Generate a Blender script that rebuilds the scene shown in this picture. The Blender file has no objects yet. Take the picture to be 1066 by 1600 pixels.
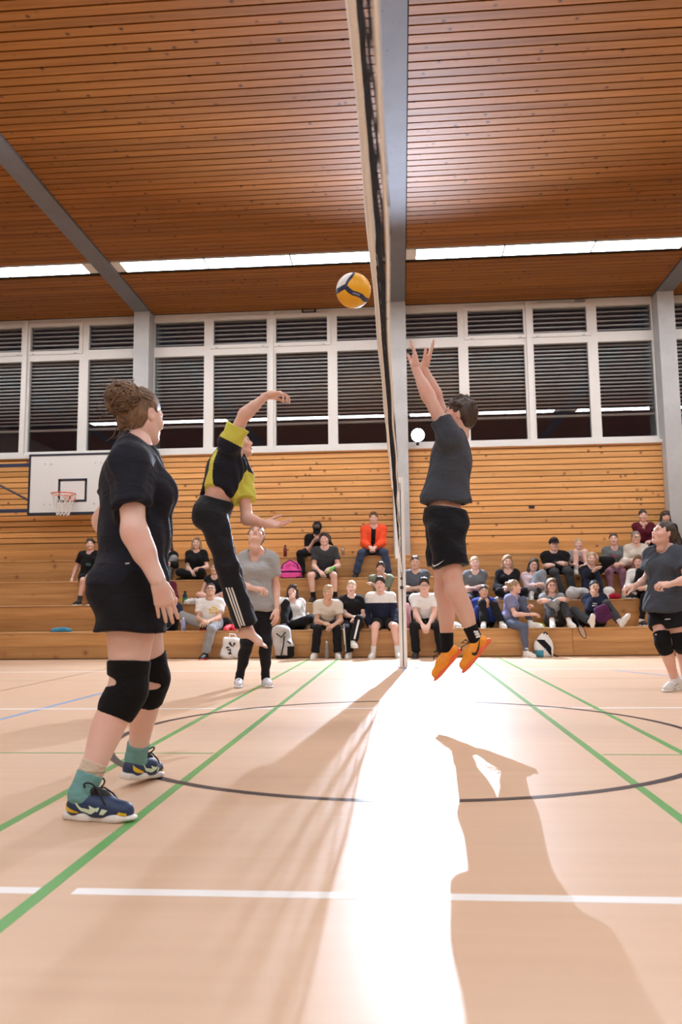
import bpy, math, random
import numpy as np
from mathutils import Vector, Matrix
from mathutils.bvhtree import BVHTree

random.seed(7)
scn = bpy.context.scene
COL = scn.collection

# ---------------------------------------------------------------- camera
CAM_POS = np.array([0.0025, -5.171, 0.7806])
YAW, PITCH, ROLL, FPX = 0.0746917, 0.1196414, -0.0110293, 1255.87


def cam_axes():
    cy, sy = math.cos(YAW), math.sin(YAW)
    cp, sp = math.cos(PITCH), math.sin(PITCH)
    f = np.array([-sy * cp, cy * cp, sp])
    r = np.array([cy, sy, 0.0])
    u = np.cross(r, f)
    cr, sr = math.cos(ROLL), math.sin(ROLL)
    return cr * r + sr * u, -sr * r + cr * u, f


CR, CU, CF = cam_axes()
cam = bpy.data.cameras.new('camera')
cam_ob = bpy.data.objects.new('camera', cam)
COL.objects.link(cam_ob)
M = Matrix.Identity(4)
for i in range(3):
    M[i][0], M[i][1], M[i][2], M[i][3] = CR[i], CU[i], -CF[i], CAM_POS[i]
cam_ob.matrix_world = M
cam.sensor_fit = 'VERTICAL'
cam.sensor_height = 36.0
cam.sensor_width = 24.0
cam.lens = 36.0 * FPX / 1600.0
cam.clip_start = 0.05
cam.clip_end = 200
cam.dof.use_dof = True
cam.dof.focus_distance = 5.6
cam.dof.aperture_fstop = 3.5
scn.camera = cam_ob


def at(px, py, Y):
    """point of the vertical plane y = Y seen at a pixel of the 1066 x 1600 photograph"""
    d = CF + CR * (px - 533) / FPX - CU * (py - 800) / FPX
    return CAM_POS + d * (Y - CAM_POS[1]) / d[1]


# ---------------------------------------------------------------- world, flash, exposure
world = bpy.data.worlds.new('night')
scn.world = world
world.use_nodes = True
bg = world.node_tree.nodes['Background']
bg.inputs[0].default_value = (0.02, 0.025, 0.05, 1)
bg.inputs[1].default_value = 0.15

LAMP_EMIT = 27.0                     # ceiling strip lights
FLASH_POS = Vector((0.37, 10.45, 4.16))
FLASH_WATT = 3700.0
fl = bpy.data.lights.new('flash_light', 'SPOT')
fl.energy = FLASH_WATT
fl.color = (0.72, 0.82, 1.0)
fl.shadow_soft_size = 0.018
fl.spot_size = math.radians(120)
fl.spot_blend = 0.5
fl_ob = bpy.data.objects.new('flash_light', fl)
COL.objects.link(fl_ob)
fl_ob.location = FLASH_POS + Vector((-0.005, -0.12, -0.02))
fl_ob.rotation_euler = (Vector((0.0, -3.0, 0.6)) - FLASH_POS).to_track_quat('-Z', 'Y').to_euler()

scn.view_settings.view_transform = 'Standard'
scn.view_settings.look = 'None'
scn.view_settings.exposure = 0.0
scn.view_settings.gamma = 1.0
scn.view_settings.use_curve_mapping = False
scn.cycles.use_denoising = True
scn.cycles.max_bounces = 7
scn.cycles.diffuse_bounces = 4
scn.cycles.transparent_max_bounces = 12
scn.cycles.sample_clamp_indirect = 6.0
scn.cycles.caustics_reflective = False
scn.cycles.caustics_refractive = False

# ---------------------------------------------------------------- object helpers
def tag(o, label=None, cat=None, group=None, kind=None):
    if label: o['label'] = label
    if cat: o['category'] = cat
    if group: o['group'] = group
    if kind: o['kind'] = kind
    return o


def empty(name, loc=(0, 0, 0), **kw):
    o = bpy.data.objects.new(name, None)
    COL.objects.link(o)
    o.location = loc
    o.empty_display_size = 0.1
    return tag(o, **kw)


def link_mesh(name, me, parent=None, loc=None):
    o = bpy.data.objects.new(name, me)
    COL.objects.link(o)
    if parent is not None:
        o.parent = parent
    if loc is not None:
        o.location = loc
    return o


class MB:
    """collects boxes, tubes, lathes, sheets and builds them as one mesh"""

    def __init__(self):
        self.v, self.f, self.m = [], [], []

    def add(self, verts, faces, mi=0):
        b = len(self.v)
        self.v += [tuple(map(float, p)) for p in verts]
        self.f += [tuple(i + b for i in q) for q in faces]
        self.m += [mi] * len(faces)
        return self

    def box(self, x0, x1, y0, y1, z0, z1, mi=0):
        v = [(x, y, z) for x in (x0, x1) for y in (y0, y1) for z in (z0, z1)]
        f = [(0, 1, 3, 2), (4, 6, 7, 5), (0, 4, 5, 1), (2, 3, 7, 6), (0, 2, 6, 4), (1, 5, 7, 3)]
        return self.add(v, f, mi)

    def bevel_box(self, x0, x1, y0, y1, z0, z1, b=0.004, mi=0):
        """box whose long (x) edges are chamfered"""
        pr = [(y0 + b, z0), (y1 - b, z0), (y1, z0 + b), (y1, z1 - b), (y1 - b, z1), (y0 + b, z1), (y0, z1 - b), (y0, z0 + b)]
        v = [(x0, y, z) for y, z in pr] + [(x1, y, z) for y, z in pr]
        f = [(i, (i + 1) % 8, 8 + (i + 1) % 8, 8 + i) for i in range(8)]
        f += [tuple(range(7, -1, -1)), tuple(range(8, 16))]
        return self.add(v, f, mi)

    def tube(self, pts, r, n=8, mi=0, cap=True, closed=False):
        pts = [Vector(p) for p in pts]
        k = len(pts)
        rr = r if isinstance(r, (list, tuple)) else [r] * k
        rings, prev = [], None
        for i, p in enumerate(pts):
            a = pts[(i - 1) % k] if (i > 0 or closed) else p
            b = pts[(i + 1) % k] if (i < k - 1 or closed) else p
            t = (b - a)
            t = t.normalized() if t.length > 1e-9 else Vector((0, 0, 1))
            if prev is None:
                s = Vector((0, 0, 1)) if abs(t.z) < 0.9 else Vector((1, 0, 0))
                u = t.cross(s).normalized()
            else:
                u = (prev - t * prev.dot(t)).normalized()
            prev = u
            w = t.cross(u)
            rings.append([p + (u * math.cos(2 * math.pi * j / n) + w * math.sin(2 * math.pi * j / n)) * rr[i] for j in range(n)])
        v = [q for ring in rings for q in ring]
        f = []
        for i in range(k if closed else k - 1):
            for j in range(n):
                a, b = i * n + j, i * n + (j + 1) % n
                c, d = ((i + 1) % k) * n + (j + 1) % n, ((i + 1) % k) * n + j
                f.append((a, b, c, d))
        if cap and not closed:
            f.append(tuple(range(n - 1, -1, -1)))
            f.append(tuple((k - 1) * n + j for j in range(n)))
        return self.add(v, f, mi)

    def lathe(self, prof, n=16, c=(0, 0, 0), mi=0):
        """profile of (radius, z) turned about the vertical through c"""
        v = [(c[0] + r * math.cos(2 * math.pi * j / n), c[1] + r * math.sin(2 * math.pi * j / n), c[2] + z) for r, z in prof for j in range(n)]
        f = []
        for i in range(len(prof) - 1):
            for j in range(n):
                f.append((i * n + j, i * n + (j + 1) % n, (i + 1) * n + (j + 1) % n, (i + 1) * n + j))
        f.append(tuple(range(n - 1, -1, -1)))
        f.append(tuple((len(prof) - 1) * n + j for j in range(n)))
        return self.add(v, f, mi)

    def prism(self, poly, z0, z1, mi=0):
        n = len(poly)
        v = [(x, y, z0) for x, y in poly] + [(x, y, z1) for x, y in poly]
        f = [(i, (i + 1) % n, n + (i + 1) % n, n + i) for i in range(n)]
        f += [tuple(range(n - 1, -1, -1)), tuple(range(n, 2 * n))]
        return self.add(v, f, mi)

    def mesh(self, name, mats, smooth=False):
        me = bpy.data.meshes.new(name)
        me.from_pydata(self.v, [], self.f)
        mats = mats if isinstance(mats, (list, tuple)) else [mats]
        for m in mats:
            me.materials.append(m)
        if len(mats) > 1:
            me.polygons.foreach_set('material_index', self.m)
        if smooth:
            me.polygons.foreach_set('use_smooth', [True] * len(me.polygons))
        me.update()
        return me

    def build(self, name, mats, parent=None, loc=None, smooth=False):
        return link_mesh(name, self.mesh(name, mats, smooth), parent, loc)


# ---------------------------------------------------------------- materials
MATS = {}


def nodes_of(name):
    m = bpy.data.materials.new(name)
    m.use_nodes = True
    nt = m.node_tree
    return m, nt, nt.nodes['Principled BSDF']


def N(nt, typ, **kw):
    n = nt.nodes.new(typ)
    for k, v in kw.items():
        if k in n.bl_rna.properties:
            setattr(n, k, v)
    return n


def lin(r, g, b):
    f = lambda c: (c / 255 / 12.92) if c / 255 <= 0.04045 else ((c / 255 + 0.055) / 1.055) ** 2.4
    return (f(r), f(g), f(b), 1.0)


def mixrgb(nt, fac, a, b, mode='MIX'):
    n = nt.nodes.new('ShaderNodeMix')
    n.data_type = 'RGBA'
    n.blend_type = mode
    for sock, val in ((n.inputs[0], fac), (n.inputs[6], a), (n.inputs[7], b)):
        if hasattr(val, 'is_output'):
            nt.links.new(val, sock)
        else:
            sock.default_value = val
    return n.outputs[2]


def ramp(nt, src, stops):
    n = nt.nodes.new('ShaderNodeValToRGB')
    e = n.color_ramp.elements
    while len(e) < len(stops):
        e.new(0.5)
    for el, (p, c) in zip(e, stops):
        el.position = p
        el.color = c if len(c) == 4 else (*c, 1)
    nt.links.new(src, n.inputs[0])
    return n.outputs[0]


def plain(name, col, rough=0.5, metal=0.0, var=0.06, scale=14.0, bump=0.0, spec=0.5, coat=0.0):
    """a colour with slight noise variation and optional relief"""
    key = ('plain', name)
    if key in MATS:
        return MATS[key]
    m, nt, b = nodes_of(name)
    tc = N(nt, 'ShaderNodeTexCoord')
    nz = N(nt, 'ShaderNodeTexNoise')
    nz.inputs['Scale'].default_value = scale
    nz.inputs['Detail'].default_value = 3
    nt.links.new(tc.outputs['Object'], nz.inputs['Vector'])
    dark = tuple(c * (1 - var) for c in col[:3]) + (1,)
    lite = tuple(min(1, c * (1 + var)) for c in col[:3]) + (1,)
    nt.links.new(mixrgb(nt, nz.outputs['Fac'], dark, lite), b.inputs['Base Color'])
    b.inputs['Roughness'].default_value = rough
    b.inputs['Metallic'].default_value = metal
    b.inputs['Specular IOR Level'].default_value = spec
    b.inputs['Coat Weight'].default_value = coat
    if bump:
        bp = N(nt, 'ShaderNodeBump')
        bp.inputs['Strength'].default_value = bump
        bp.inputs['Distance'].default_value = 0.01
        nt.links.new(nz.outputs['Fac'], bp.inputs['Height'])
        nt.links.new(bp.outputs[0], b.inputs['Normal'])
    MATS[key] = m
    return m


def cloth(name, col, rough=0.85, wrinkle=0.35, heather=0.05, sheen=0.04):
    key = ('cloth', name)
    if key in MATS:
        return MATS[key]
    m, nt, b = nodes_of(name)
    tc = N(nt, 'ShaderNodeTexCoord')
    n1 = N(nt, 'ShaderNodeTexNoise')
    n1.inputs['Scale'].default_value = 9
    n1.inputs['Detail'].default_value = 3
    n1.inputs['Distortion'].default_value = 1.2
    n2 = N(nt, 'ShaderNodeTexNoise')
    n2.inputs['Scale'].default_value = 260
    mp = N(nt, 'ShaderNodeMapping')
    mp.inputs['Scale'].default_value = (1, 1, 2.2)
    nt.links.new(tc.outputs['Object'], mp.inputs[0])
    nt.links.new(mp.outputs[0], n1.inputs['Vector'])
    nt.links.new(tc.outputs['Object'], n2.inputs['Vector'])
    dark = tuple(c * (1 - heather * 2) for c in col[:3]) + (1,)
    lite = tuple(min(1, c * (1 + heather * 2)) for c in col[:3]) + (1,)
    nt.links.new(mixrgb(nt, n2.outputs['Fac'], dark, lite), b.inputs['Base Color'])
    b.inputs['Roughness'].default_value = rough
    b.inputs['Sheen Weight'].default_value = sheen
    b.inputs['Specular IOR Level'].default_value = 0.15
    bp = N(nt, 'ShaderNodeBump')
    bp.inputs['Strength'].default_value = wrinkle
    bp.inputs['Distance'].default_value = 0.03
    nt.links.new(n1.outputs['Fac'], bp.inputs['Height'])
    nt.links.new(bp.outputs[0], b.inputs['Normal'])
    MATS[key] = m
    return m


def striped_cloth(name, a, b_, scale=11.0):
    m, nt, b = nodes_of(name)
    tc = N(nt, 'ShaderNodeTexCoord')
    w = N(nt, 'ShaderNodeTexWave')
    w.bands_direction = 'Z'
    w.inputs['Scale'].default_value = scale
    w.inputs['Distortion'].default_value = 0.6
    nt.links.new(tc.outputs['Object'], w.inputs['Vector'])
    nt.links.new(ramp(nt, w.outputs['Fac'], [(0.0, b_), (0.25, b_), (0.32, a), (1.0, a)]), b.inputs['Base Color'])
    b.inputs['Roughness'].default_value = 0.85
    return m


def skin(name, col, sss=0.0):
    key = ('skin', name)
    if key in MATS:
        return MATS[key]
    m, nt, b = nodes_of(name)
    tc = N(nt, 'ShaderNodeTexCoord')
    n1 = N(nt, 'ShaderNodeTexNoise')
    n1.inputs['Scale'].default_value = 7
    n1.inputs['Detail'].default_value = 5
    nt.links.new(tc.outputs['Object'], n1.inputs['Vector'])
    red = (min(1, col[0] * 1.02), col[1] * 0.84, col[2] * 0.80, 1)
    lite = (min(1, col[0] * 1.02), col[1] * 1.08, col[2] * 1.08, 1)
    nt.links.new(mixrgb(nt, ramp(nt, n1.outputs['Fac'], [(0.3, (0, 0, 0)), (0.7, (1, 1, 1))]), red, lite), b.inputs['Base Color'])
    b.inputs['Roughness'].default_value = 0.48
    b.inputs['Specular IOR Level'].default_value = 0.4
    if sss:
        b.inputs['Subsurface Weight'].default_value = sss
        b.inputs['Subsurface Radius'].default_value = (0.012, 0.005, 0.003)
        b.inputs['Subsurface Scale'].default_value = 1.0
    MATS[key] = m
    return m


def hair_mat(name, col, hi):
    key = ('hair', name)
    if key in MATS:
        return MATS[key]
    m, nt, b = nodes_of(name)
    tc = N(nt, 'ShaderNodeTexCoord')
    mp = N(nt, 'ShaderNodeMapping')
    mp.inputs['Scale'].default_value = (14, 70, 14)
    n1 = N(nt, 'ShaderNodeTexNoise')
    n1.inputs['Scale'].default_value = 1.6
    n1.inputs['Detail'].default_value = 4
    n1.inputs['Distortion'].default_value = 1.0
    nt.links.new(tc.outputs['Object'], mp.inputs[0])
    nt.links.new(mp.outputs[0], n1.inputs['Vector'])
    nt.links.new(mixrgb(nt, ramp(nt, n1.outputs['Fac'], [(0.32, (0, 0, 0)), (0.68, (1, 1, 1))]), col, hi), b.inputs['Base Color'])
    b.inputs['Roughness'].default_value = 0.42
    bp = N(nt, 'ShaderNodeBump')
    bp.inputs['Strength'].default_value = 0.8
    bp.inputs['Distance'].default_value = 0.006
    nt.links.new(n1.outputs['Fac'], bp.inputs['Height'])
    nt.links.new(bp.outputs[0], b.inputs['Normal'])
    MATS[key] = m
    return m


def wood(name, base, dark, knot, rough=0.4, grain=22.0, knots=3.2, knot_size=0.10, var=0.22, along=0):
    """boards: stretched grain, round knots, a little colour change from board to board"""
    m, nt, b = nodes_of(name)
    tc = N(nt, 'ShaderNodeTexCoord')
    oi = N(nt, 'ShaderNodeObjectInfo')
    ml = N(nt, 'ShaderNodeMath', operation='MULTIPLY')
    ml.inputs[1].default_value = 97.0
    nt.links.new(oi.outputs['Random'], ml.inputs[0])
    cb = N(nt, 'ShaderNodeCombineXYZ')
    for i in range(3):
        nt.links.new(ml.outputs[0], cb.inputs[i])
    ad = N(nt, 'ShaderNodeVectorMath', operation='ADD')
    nt.links.new(tc.outputs['Object'], ad.inputs[0])
    nt.links.new(cb.outputs[0], ad.inputs[1])
    mp = N(nt, 'ShaderNodeMapping')
    sc = [grain] * 3
    sc[along] = 0.9
    mp.inputs['Scale'].default_value = sc
    nt.links.new(ad.outputs[0], mp.inputs[0])
    n1 = N(nt, 'ShaderNodeTexNoise')
    n1.inputs['Scale'].default_value = 1.0
    n1.inputs['Detail'].default_value = 6
    n1.inputs['Distortion'].default_value = 0.4
    nt.links.new(mp.outputs[0], n1.inputs['Vector'])
    c1 = mixrgb(nt, ramp(nt, n1.outputs['Fac'], [(0.3, (0, 0, 0)), (0.72, (1, 1, 1))]), dark, base)
    # board to board tone
    wn = N(nt, 'ShaderNodeTexWhiteNoise')
    wn.noise_dimensions = '1D'
    nt.links.new(ml.outputs[0], wn.inputs['W'])
    tone = ramp(nt, wn.outputs['Value'], [(0, (1 - var, 1 - var, 1 - var * 1.1)), (1, (1 + var * 0.4, 1 + var * 0.4, 1 + var * 0.35))])
    c2 = mixrgb(nt, 1.0, c1, tone, 'MULTIPLY')
    vo = N(nt, 'ShaderNodeTexVoronoi')
    vo.inputs['Scale'].default_value = knots
    nt.links.new(ad.outputs[0], vo.inputs['Vector'])
    kf = ramp(nt, vo.outputs['Distance'], [(0.0, (1, 1, 1)), (knot_size * 0.55, (0.9, 0.9, 0.9)), (knot_size, (0.25, 0.25, 0.25)), (knot_size * 1.8, (0, 0, 0))])
    nt.links.new(mixrgb(nt, kf, c2, knot), b.inputs['Base Color'])
    b.inputs['Roughness'].default_value = rough
    bp = N(nt, 'ShaderNodeBump')
    bp.inputs['Strength'].default_value = 0.15
    bp.inputs['Distance'].default_value = 0.004
    nt.links.new(n1.outputs['Fac'], bp.inputs['Height'])
    nt.links.new(bp.outputs[0], b.inputs['Normal'])
    return m


def emitter(name, col, strength):
    m, nt, b = nodes_of(name)
    b.inputs['Base Color'].default_value = (0.9, 0.9, 0.9, 1)
    b.inputs['Emission Color'].default_value = col
    b.inputs['Emission Strength'].default_value = strength
    return m


def glass_pane(name):
    m, nt, b = nodes_of(name)
    out = nt.nodes['Material Output']
    fr = N(nt, 'ShaderNodeFresnel')
    fr.inputs['IOR'].default_value = 1.62
    tr = N(nt, 'ShaderNodeBsdfTransparent')
    tr.inputs[0].default_value = (0.96, 0.98, 0.98, 1)
    gl = N(nt, 'ShaderNodeBsdfGlossy')
    gl.inputs['Roughness'].default_value = 0.004
    gl.inputs['Color'].default_value = (0.95, 1, 1, 1)
    mx = N(nt, 'ShaderNodeMixShader')
    nt.links.new(fr.outputs[0], mx.inputs[0])
    nt.links.new(tr.outputs[0], mx.inputs[1])
    nt.links.new(gl.outputs[0], mx.inputs[2])
    nt.links.new(mx.outputs[0], out.inputs['Surface'])
    nt.nodes.remove(b)
    return m


def concrete(name, col):
    m, nt, b = nodes_of(name)
    tc = N(nt, 'ShaderNodeTexCoord')
    n1 = N(nt, 'ShaderNodeTexNoise')
    n1.inputs['Scale'].default_value = 2.2
    n1.inputs['Detail'].default_value = 8
    n1.inputs['Roughness'].default_value = 0.65
    n2 = N(nt, 'ShaderNodeTexVoronoi')
    n2.inputs['Scale'].default_value = 9
    nt.links.new(tc.outputs['Object'], n1.inputs['Vector'])
    nt.links.new(tc.outputs['Object'], n2.inputs['Vector'])
    a = tuple(c * 0.72 for c in col[:3]) + (1,)
    z = tuple(c * 1.15 for c in col[:3]) + (1,)
    c1 = mixrgb(nt, n1.outputs['Fac'], a, z)
    hole = ramp(nt, n2.outputs['Distance'], [(0.0, (1, 1, 1)), (0.07, (0.5, 0.5, 0.5)), (0.1, (0, 0, 0))])
    nt.links.new(mixrgb(nt, hole, c1, tuple(c * 0.3 for c in col[:3]) + (1,)), b.inputs['Base Color'])
    b.inputs['Roughness'].default_value = 0.75
    bp = N(nt, 'ShaderNodeBump')
    bp.inputs['Strength'].default_value = 0.25
    bp.inputs['Distance'].default_value = 0.01
    nt.links.new(n1.outputs['Fac'], bp.inputs['Height'])
    nt.links.new(bp.outputs[0], b.inputs['Normal'])
    return m


def floor_mat():
    m, nt, b = nodes_of('sports floor')
    tc = N(nt, 'ShaderNodeTexCoord')
    mp = N(nt, 'ShaderNodeMapping')
    mp.inputs['Scale'].default_value = (0.35, 7.0, 1)
    n1 = N(nt, 'ShaderNodeTexNoise')
    n1.inputs['Scale'].default_value = 1.6
    n1.inputs['Detail'].default_value = 7
    nt.links.new(tc.outputs['Object'], mp.inputs[0])
    nt.links.new(mp.outputs[0], n1.inputs['Vector'])
    n2 = N(nt, 'ShaderNodeTexNoise')
    n2.inputs['Scale'].default_value = 0.7
    n2.inputs['Detail'].default_value = 3
    nt.links.new(tc.outputs['Object'], n2.inputs['Vector'])
    c1 = mixrgb(nt, n1.outputs['Fac'], FLOOR_A, FLOOR_B)
    c2 = mixrgb(nt, ramp(nt, n2.outputs['Fac'], [(0.35, (0, 0, 0)), (0.65, (0.35, 0.35, 0.35))]), c1, FLOOR_C)
    nt.links.new(c2, b.inputs['Base Color'])
    b.inputs['Roughness'].default_value = FLOOR_ROUGH
    b.inputs['Specular IOR Level'].default_value = FLOOR_SPEC
    n3 = N(nt, 'ShaderNodeTexNoise')
    n3.inputs['Scale'].default_value = 3.0
    n3.inputs['Detail'].default_value = 6
    nt.links.new(tc.outputs['Object'], n3.inputs['Vector'])
    rr = N(nt, 'ShaderNodeMapRange')
    rr.inputs['To Min'].default_value = FLOOR_ROUGH - 0.03
    rr.inputs['To Max'].default_value = FLOOR_ROUGH + 0.05
    nt.links.new(n3.outputs['Fac'], rr.inputs['Value'])
    nt.links.new(rr.outputs[0], b.inputs['Roughness'])
    return m


FLOOR_A, FLOOR_B, FLOOR_C = (0.58, 0.39, 0.262, 1), (0.70, 0.50, 0.355, 1), (0.67, 0.415, 0.25, 1)
FLOOR_ROUGH, FLOOR_SPEC = 0.41, 0.5

# ================================================================= THE HALL
BX = [0.015 + 5.31 * k for k in range(-2, 3)]         # column centres (-10.6 .. 10.6)
CW = 0.162                                            # half width of a column
CEIL, WALL_Y, GLASS_Y = 7.0, 10.85, 11.04
X0, X1, YF = -13.3, 13.3, -13.0
M_wood_wall = wood('wall boards', (0.83, 0.45, 0.165, 1), (0.69, 0.325, 0.10, 1), (0.20, 0.075, 0.026, 1), knots=4.6, knot_size=0.13)
M_wood_ceil = wood('ceiling boards', (0.33, 0.127, 0.021, 1), (0.235, 0.08, 0.011, 1), (0.05, 0.016, 0.006, 1), rough=0.58, knots=4.8, knot_size=0.12)
M_wood_ceil.node_tree.nodes['Principled BSDF'].inputs['Specular IOR Level'].default_value = 0.35
M_wood_step = wood('bleacher boards', (0.60, 0.34, 0.14, 1), (0.43, 0.21, 0.07, 1), (0.20, 0.07, 0.025, 1), rough=0.35, grain=16, knots=2.6, knot_size=0.12)
M_dark = plain('dark felt backing', (0.012, 0.010, 0.009), 0.9)
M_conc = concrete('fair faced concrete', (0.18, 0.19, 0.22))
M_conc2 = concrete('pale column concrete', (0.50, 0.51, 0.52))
M_white = plain('white painted frame', (0.74, 0.73, 0.71), 0.45, var=0.03)
M_plaster = plain('pale plaster', (0.50, 0.42, 0.34), 0.8)
M_glass = glass_pane('window glass')
M_slat = plain('aluminium slat', (0.95, 0.95, 0.97), 0.5)
M_lamp = emitter('lamp diffuser', (0.96, 0.98, 1.0, 1), LAMP_EMIT)
M_metal = plain('grey metal', (0.45, 0.45, 0.46), 0.35, metal=0.7)
M_black = plain('black plastic', (0.012, 0.012, 0.013), 0.4)

# ---- floor
floor = MB().box(X0, X1, YF, 11.4, -0.08, 0.0).build('floor', floor_mat())
tag(floor, 'pale orange sports hall floor with coloured court lines', kind='structure')
M_lw = plain('white line paint', (0.85, 0.85, 0.85), 0.34, var=0.02)
M_lg = plain('green line paint', (0.12, 0.36, 0.10), 0.34, var=0.05)
M_lk = plain('black line paint', (0.035, 0.028, 0.035), 0.34, var=0.05)
M_lb = plain('blue line paint', (0.20, 0.36, 0.62), 0.34, var=0.05)
M_lt = plain('thin dark seam', (0.33, 0.19, 0.10), 0.4, var=0.05)


def line_x(name, y, x0, x1, w, m, h=0.0008):
    return MB().box(x0, x1, y - w / 2, y + w / 2, 0.0, h).build(name, m, floor)


def line_y(name, x, y0, y1, w, m, h=0.0009):
    return MB().box(x - w / 2, x + w / 2, y0, y1, 0.0, h).build(name, m, floor)


line_x('white_line', -2.865, -0.935, -0.03, 0.05, M_lw)
line_x('white_line', -2.865, 0.05, 6.7, 0.05, M_lw)
line_x('white_line', -2.865, -6.7, -1.005, 0.05, M_lw)
line_x('white_line', 1.285, -7.5, 7.5, 0.05, M_lw)
line_x('white_line', 5.2, -9.0, 9.0, 0.05, M_lw)
for gx in (-1.475, -1.018, 1.008, 1.47):
    line_y('green_line', gx, -9.0, 7.6, 0.042, M_lg)
line_x('green_line', -0.70, -6.5, -1.05, 0.02, M_lg, 0.0007)
line_x('green_line', -0.71, 1.04, 6.5, 0.02, M_lg, 0.0007)
line_y('blue_line', 0.016, -9.0, 7.6, 0.045, M_lb, 0.0006)
# two slanting lines on the left half
for a, b_, w, m in (((-2.99, -0.2), (-2.87, 3.2), 0.05, M_lb), ((-4.02, 2.4), (-4.07, 6.6), 0.03, M_lt), ((3.35, 3.2), (2.55, 5.0), 0.05, M_lb)):
    d = Vector((b_[0] - a[0], b_[1] - a[1])).normalized()
    n = Vector((-d.y, d.x)) * w / 2
    MB().prism([(a[0] - n.x, a[1] - n.y), (b_[0] - n.x, b_[1] - n.y), (b_[0] + n.x, b_[1] + n.y), (a[0] + n.x, a[1] + n.y)], 0, 0.0007).build('slanting_line', m, floor)
ring = MB()
nseg = 128
for k in range(nseg):
    a0, a1 = 2 * math.pi * k / nseg, 2 * math.pi * (k + 1) / nseg
    q = [(r * math.cos(a), r * math.sin(a), z) for z in (0.0, 0.0012) for r, a in ((1.752, a0), (1.80, a0), (1.80, a1), (1.752, a1))]
    ring.add(q, [(4, 5, 6, 7), (0, 1, 5, 4), (2, 3, 7, 6)])
ring.build('centre_circle', M_lk, floor)
for y in (3.9, 6.55):
    line_x('floor_seam', y, X0, X1, 0.008, M_lt, 0.0004)

# ---- ceiling: boards between the concrete beams
ceiling = MB().box(X0, X1, YF, 11.4, CEIL + 0.03, CEIL + 0.12).build('ceiling', M_dark)
tag(ceiling, 'timber board ceiling between concrete beams', kind='structure')
PITCH_C, GAP_C = 0.1465, 0.020
ROWS = [8.50, 1.60, -5.30, -12.0]                     # strip light rows


def in_row(y0, y1):
    return any(y0 < r + 0.215 and y1 > r - 0.215 for r in ROWS)


bw = 5.31 - 2 * CW - 0.03
plank_me = MB().bevel_box(-bw / 2, bw / 2, -(PITCH_C - GAP_C) / 2, (PITCH_C - GAP_C) / 2, 0.0, 0.022, 0.003).mesh('ceiling plank', M_wood_ceil)
rest = MB()
y_line = 2.535 + PITCH_C / 2
k0 = int((YF - y_line) / PITCH_C) + 1
for k in range(k0, 100):
    yc = y_line + k * PITCH_C
    if yc + 0.07 > 11.0:
        break
    if in_row(yc - 0.06, yc + 0.06):
        continue
    for xa, xb in zip(BX[:-1], BX[1:]):
        if yc > 2.2:
            link_mesh('plank', plank_me, ceiling, ((xa + xb) / 2, yc, CEIL + random.uniform(-0.001, 0.002)))
        else:
            rest.bevel_box((xa + xb) / 2 - bw / 2, (xa + xb) / 2 + bw / 2, yc - 0.063, yc + 0.063, CEIL, CEIL + 0.022, 0.003)
    for xa, xb in ((X0, BX[0] - CW - 0.015), (BX[-1] + CW + 0.015, X1)):
        rest.bevel_box(xa, xb, yc - 0.063, yc + 0.063, CEIL, CEIL + 0.022, 0.003)
tag(rest.build('plank_field', M_wood_ceil, ceiling), kind='stuff')

# ---- concrete beams and columns
for i, x in enumerate(BX):
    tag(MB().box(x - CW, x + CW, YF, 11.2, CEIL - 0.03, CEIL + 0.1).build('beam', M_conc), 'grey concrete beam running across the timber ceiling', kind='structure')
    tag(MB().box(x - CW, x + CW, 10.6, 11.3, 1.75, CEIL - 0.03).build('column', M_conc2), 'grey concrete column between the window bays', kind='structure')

# ---- strip lights: three lamps to a bay in every row
M_hous = plain('lamp housing', (0.7, 0.7, 0.7), 0.4)
hous_me = MB().box(-0.765, 0.765, -0.205, 0.205, 0.02, 0.075).box(-0.765, 0.765, -0.207, -0.195, -0.004, 0.03).box(-0.765, 0.765, 0.195, 0.207, -0.004, 0.03).mesh('lamp housing', M_hous)
diff_me = MB().box(-0.757, 0.757, -0.193, 0.193, -0.002, 0.016).mesh('lamp diffuser', M_lamp)
cap_me = MB().box(-0.0055, 0.0055, -0.207, 0.207, -0.006, 0.03).mesh('lamp end', M_metal)
BAYN = ['far left', 'left', 'right', 'far right']
for r, ry in enumerate(ROWS):
    for b_ in range(4):
        xm = (BX[b_] + BX[b_ + 1]) / 2
        for j in range(3):
            t = empty('ceiling_light', (xm + (j - 1) * 1.545, ry, CEIL))
            if r == 0:
                lab = 'white strip light in the row above the windows, %s lamp of the %s bay' % (('first', 'middle', 'third')[j], BAYN[b_])
                tag(t, lab, 'light', 'strip lights in the row above the windows')
            else:
                lab = 'strip light in the %s row from the windows, %s lamp of %s bay' % (('second', 'third', 'fourth')[r - 1], ('first', 'middle', 'third')[j], BAYN[b_])
                tag(t, lab, 'light', 'strip lights over the court')
            for nm, me in (('housing', hous_me), ('diffuser', diff_me)):
                link_mesh(nm, me, t)
            for ex in (-0.7625, 0.7625):
                link_mesh('end_cap', cap_me, t, (ex, 0, 0))
fill = MB()
for ry in ROWS:
    for x in BX:
        for s in (-1, 1):
            xa, xb = sorted((x + s * (CW + 0.01), x + s * (CW + 0.18)))
            fill.box(xa, xb, ry - 0.205, ry + 0.205, CEIL, CEIL + 0.03)
fill.build('light_row_filler', M_white, ceiling)

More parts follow.
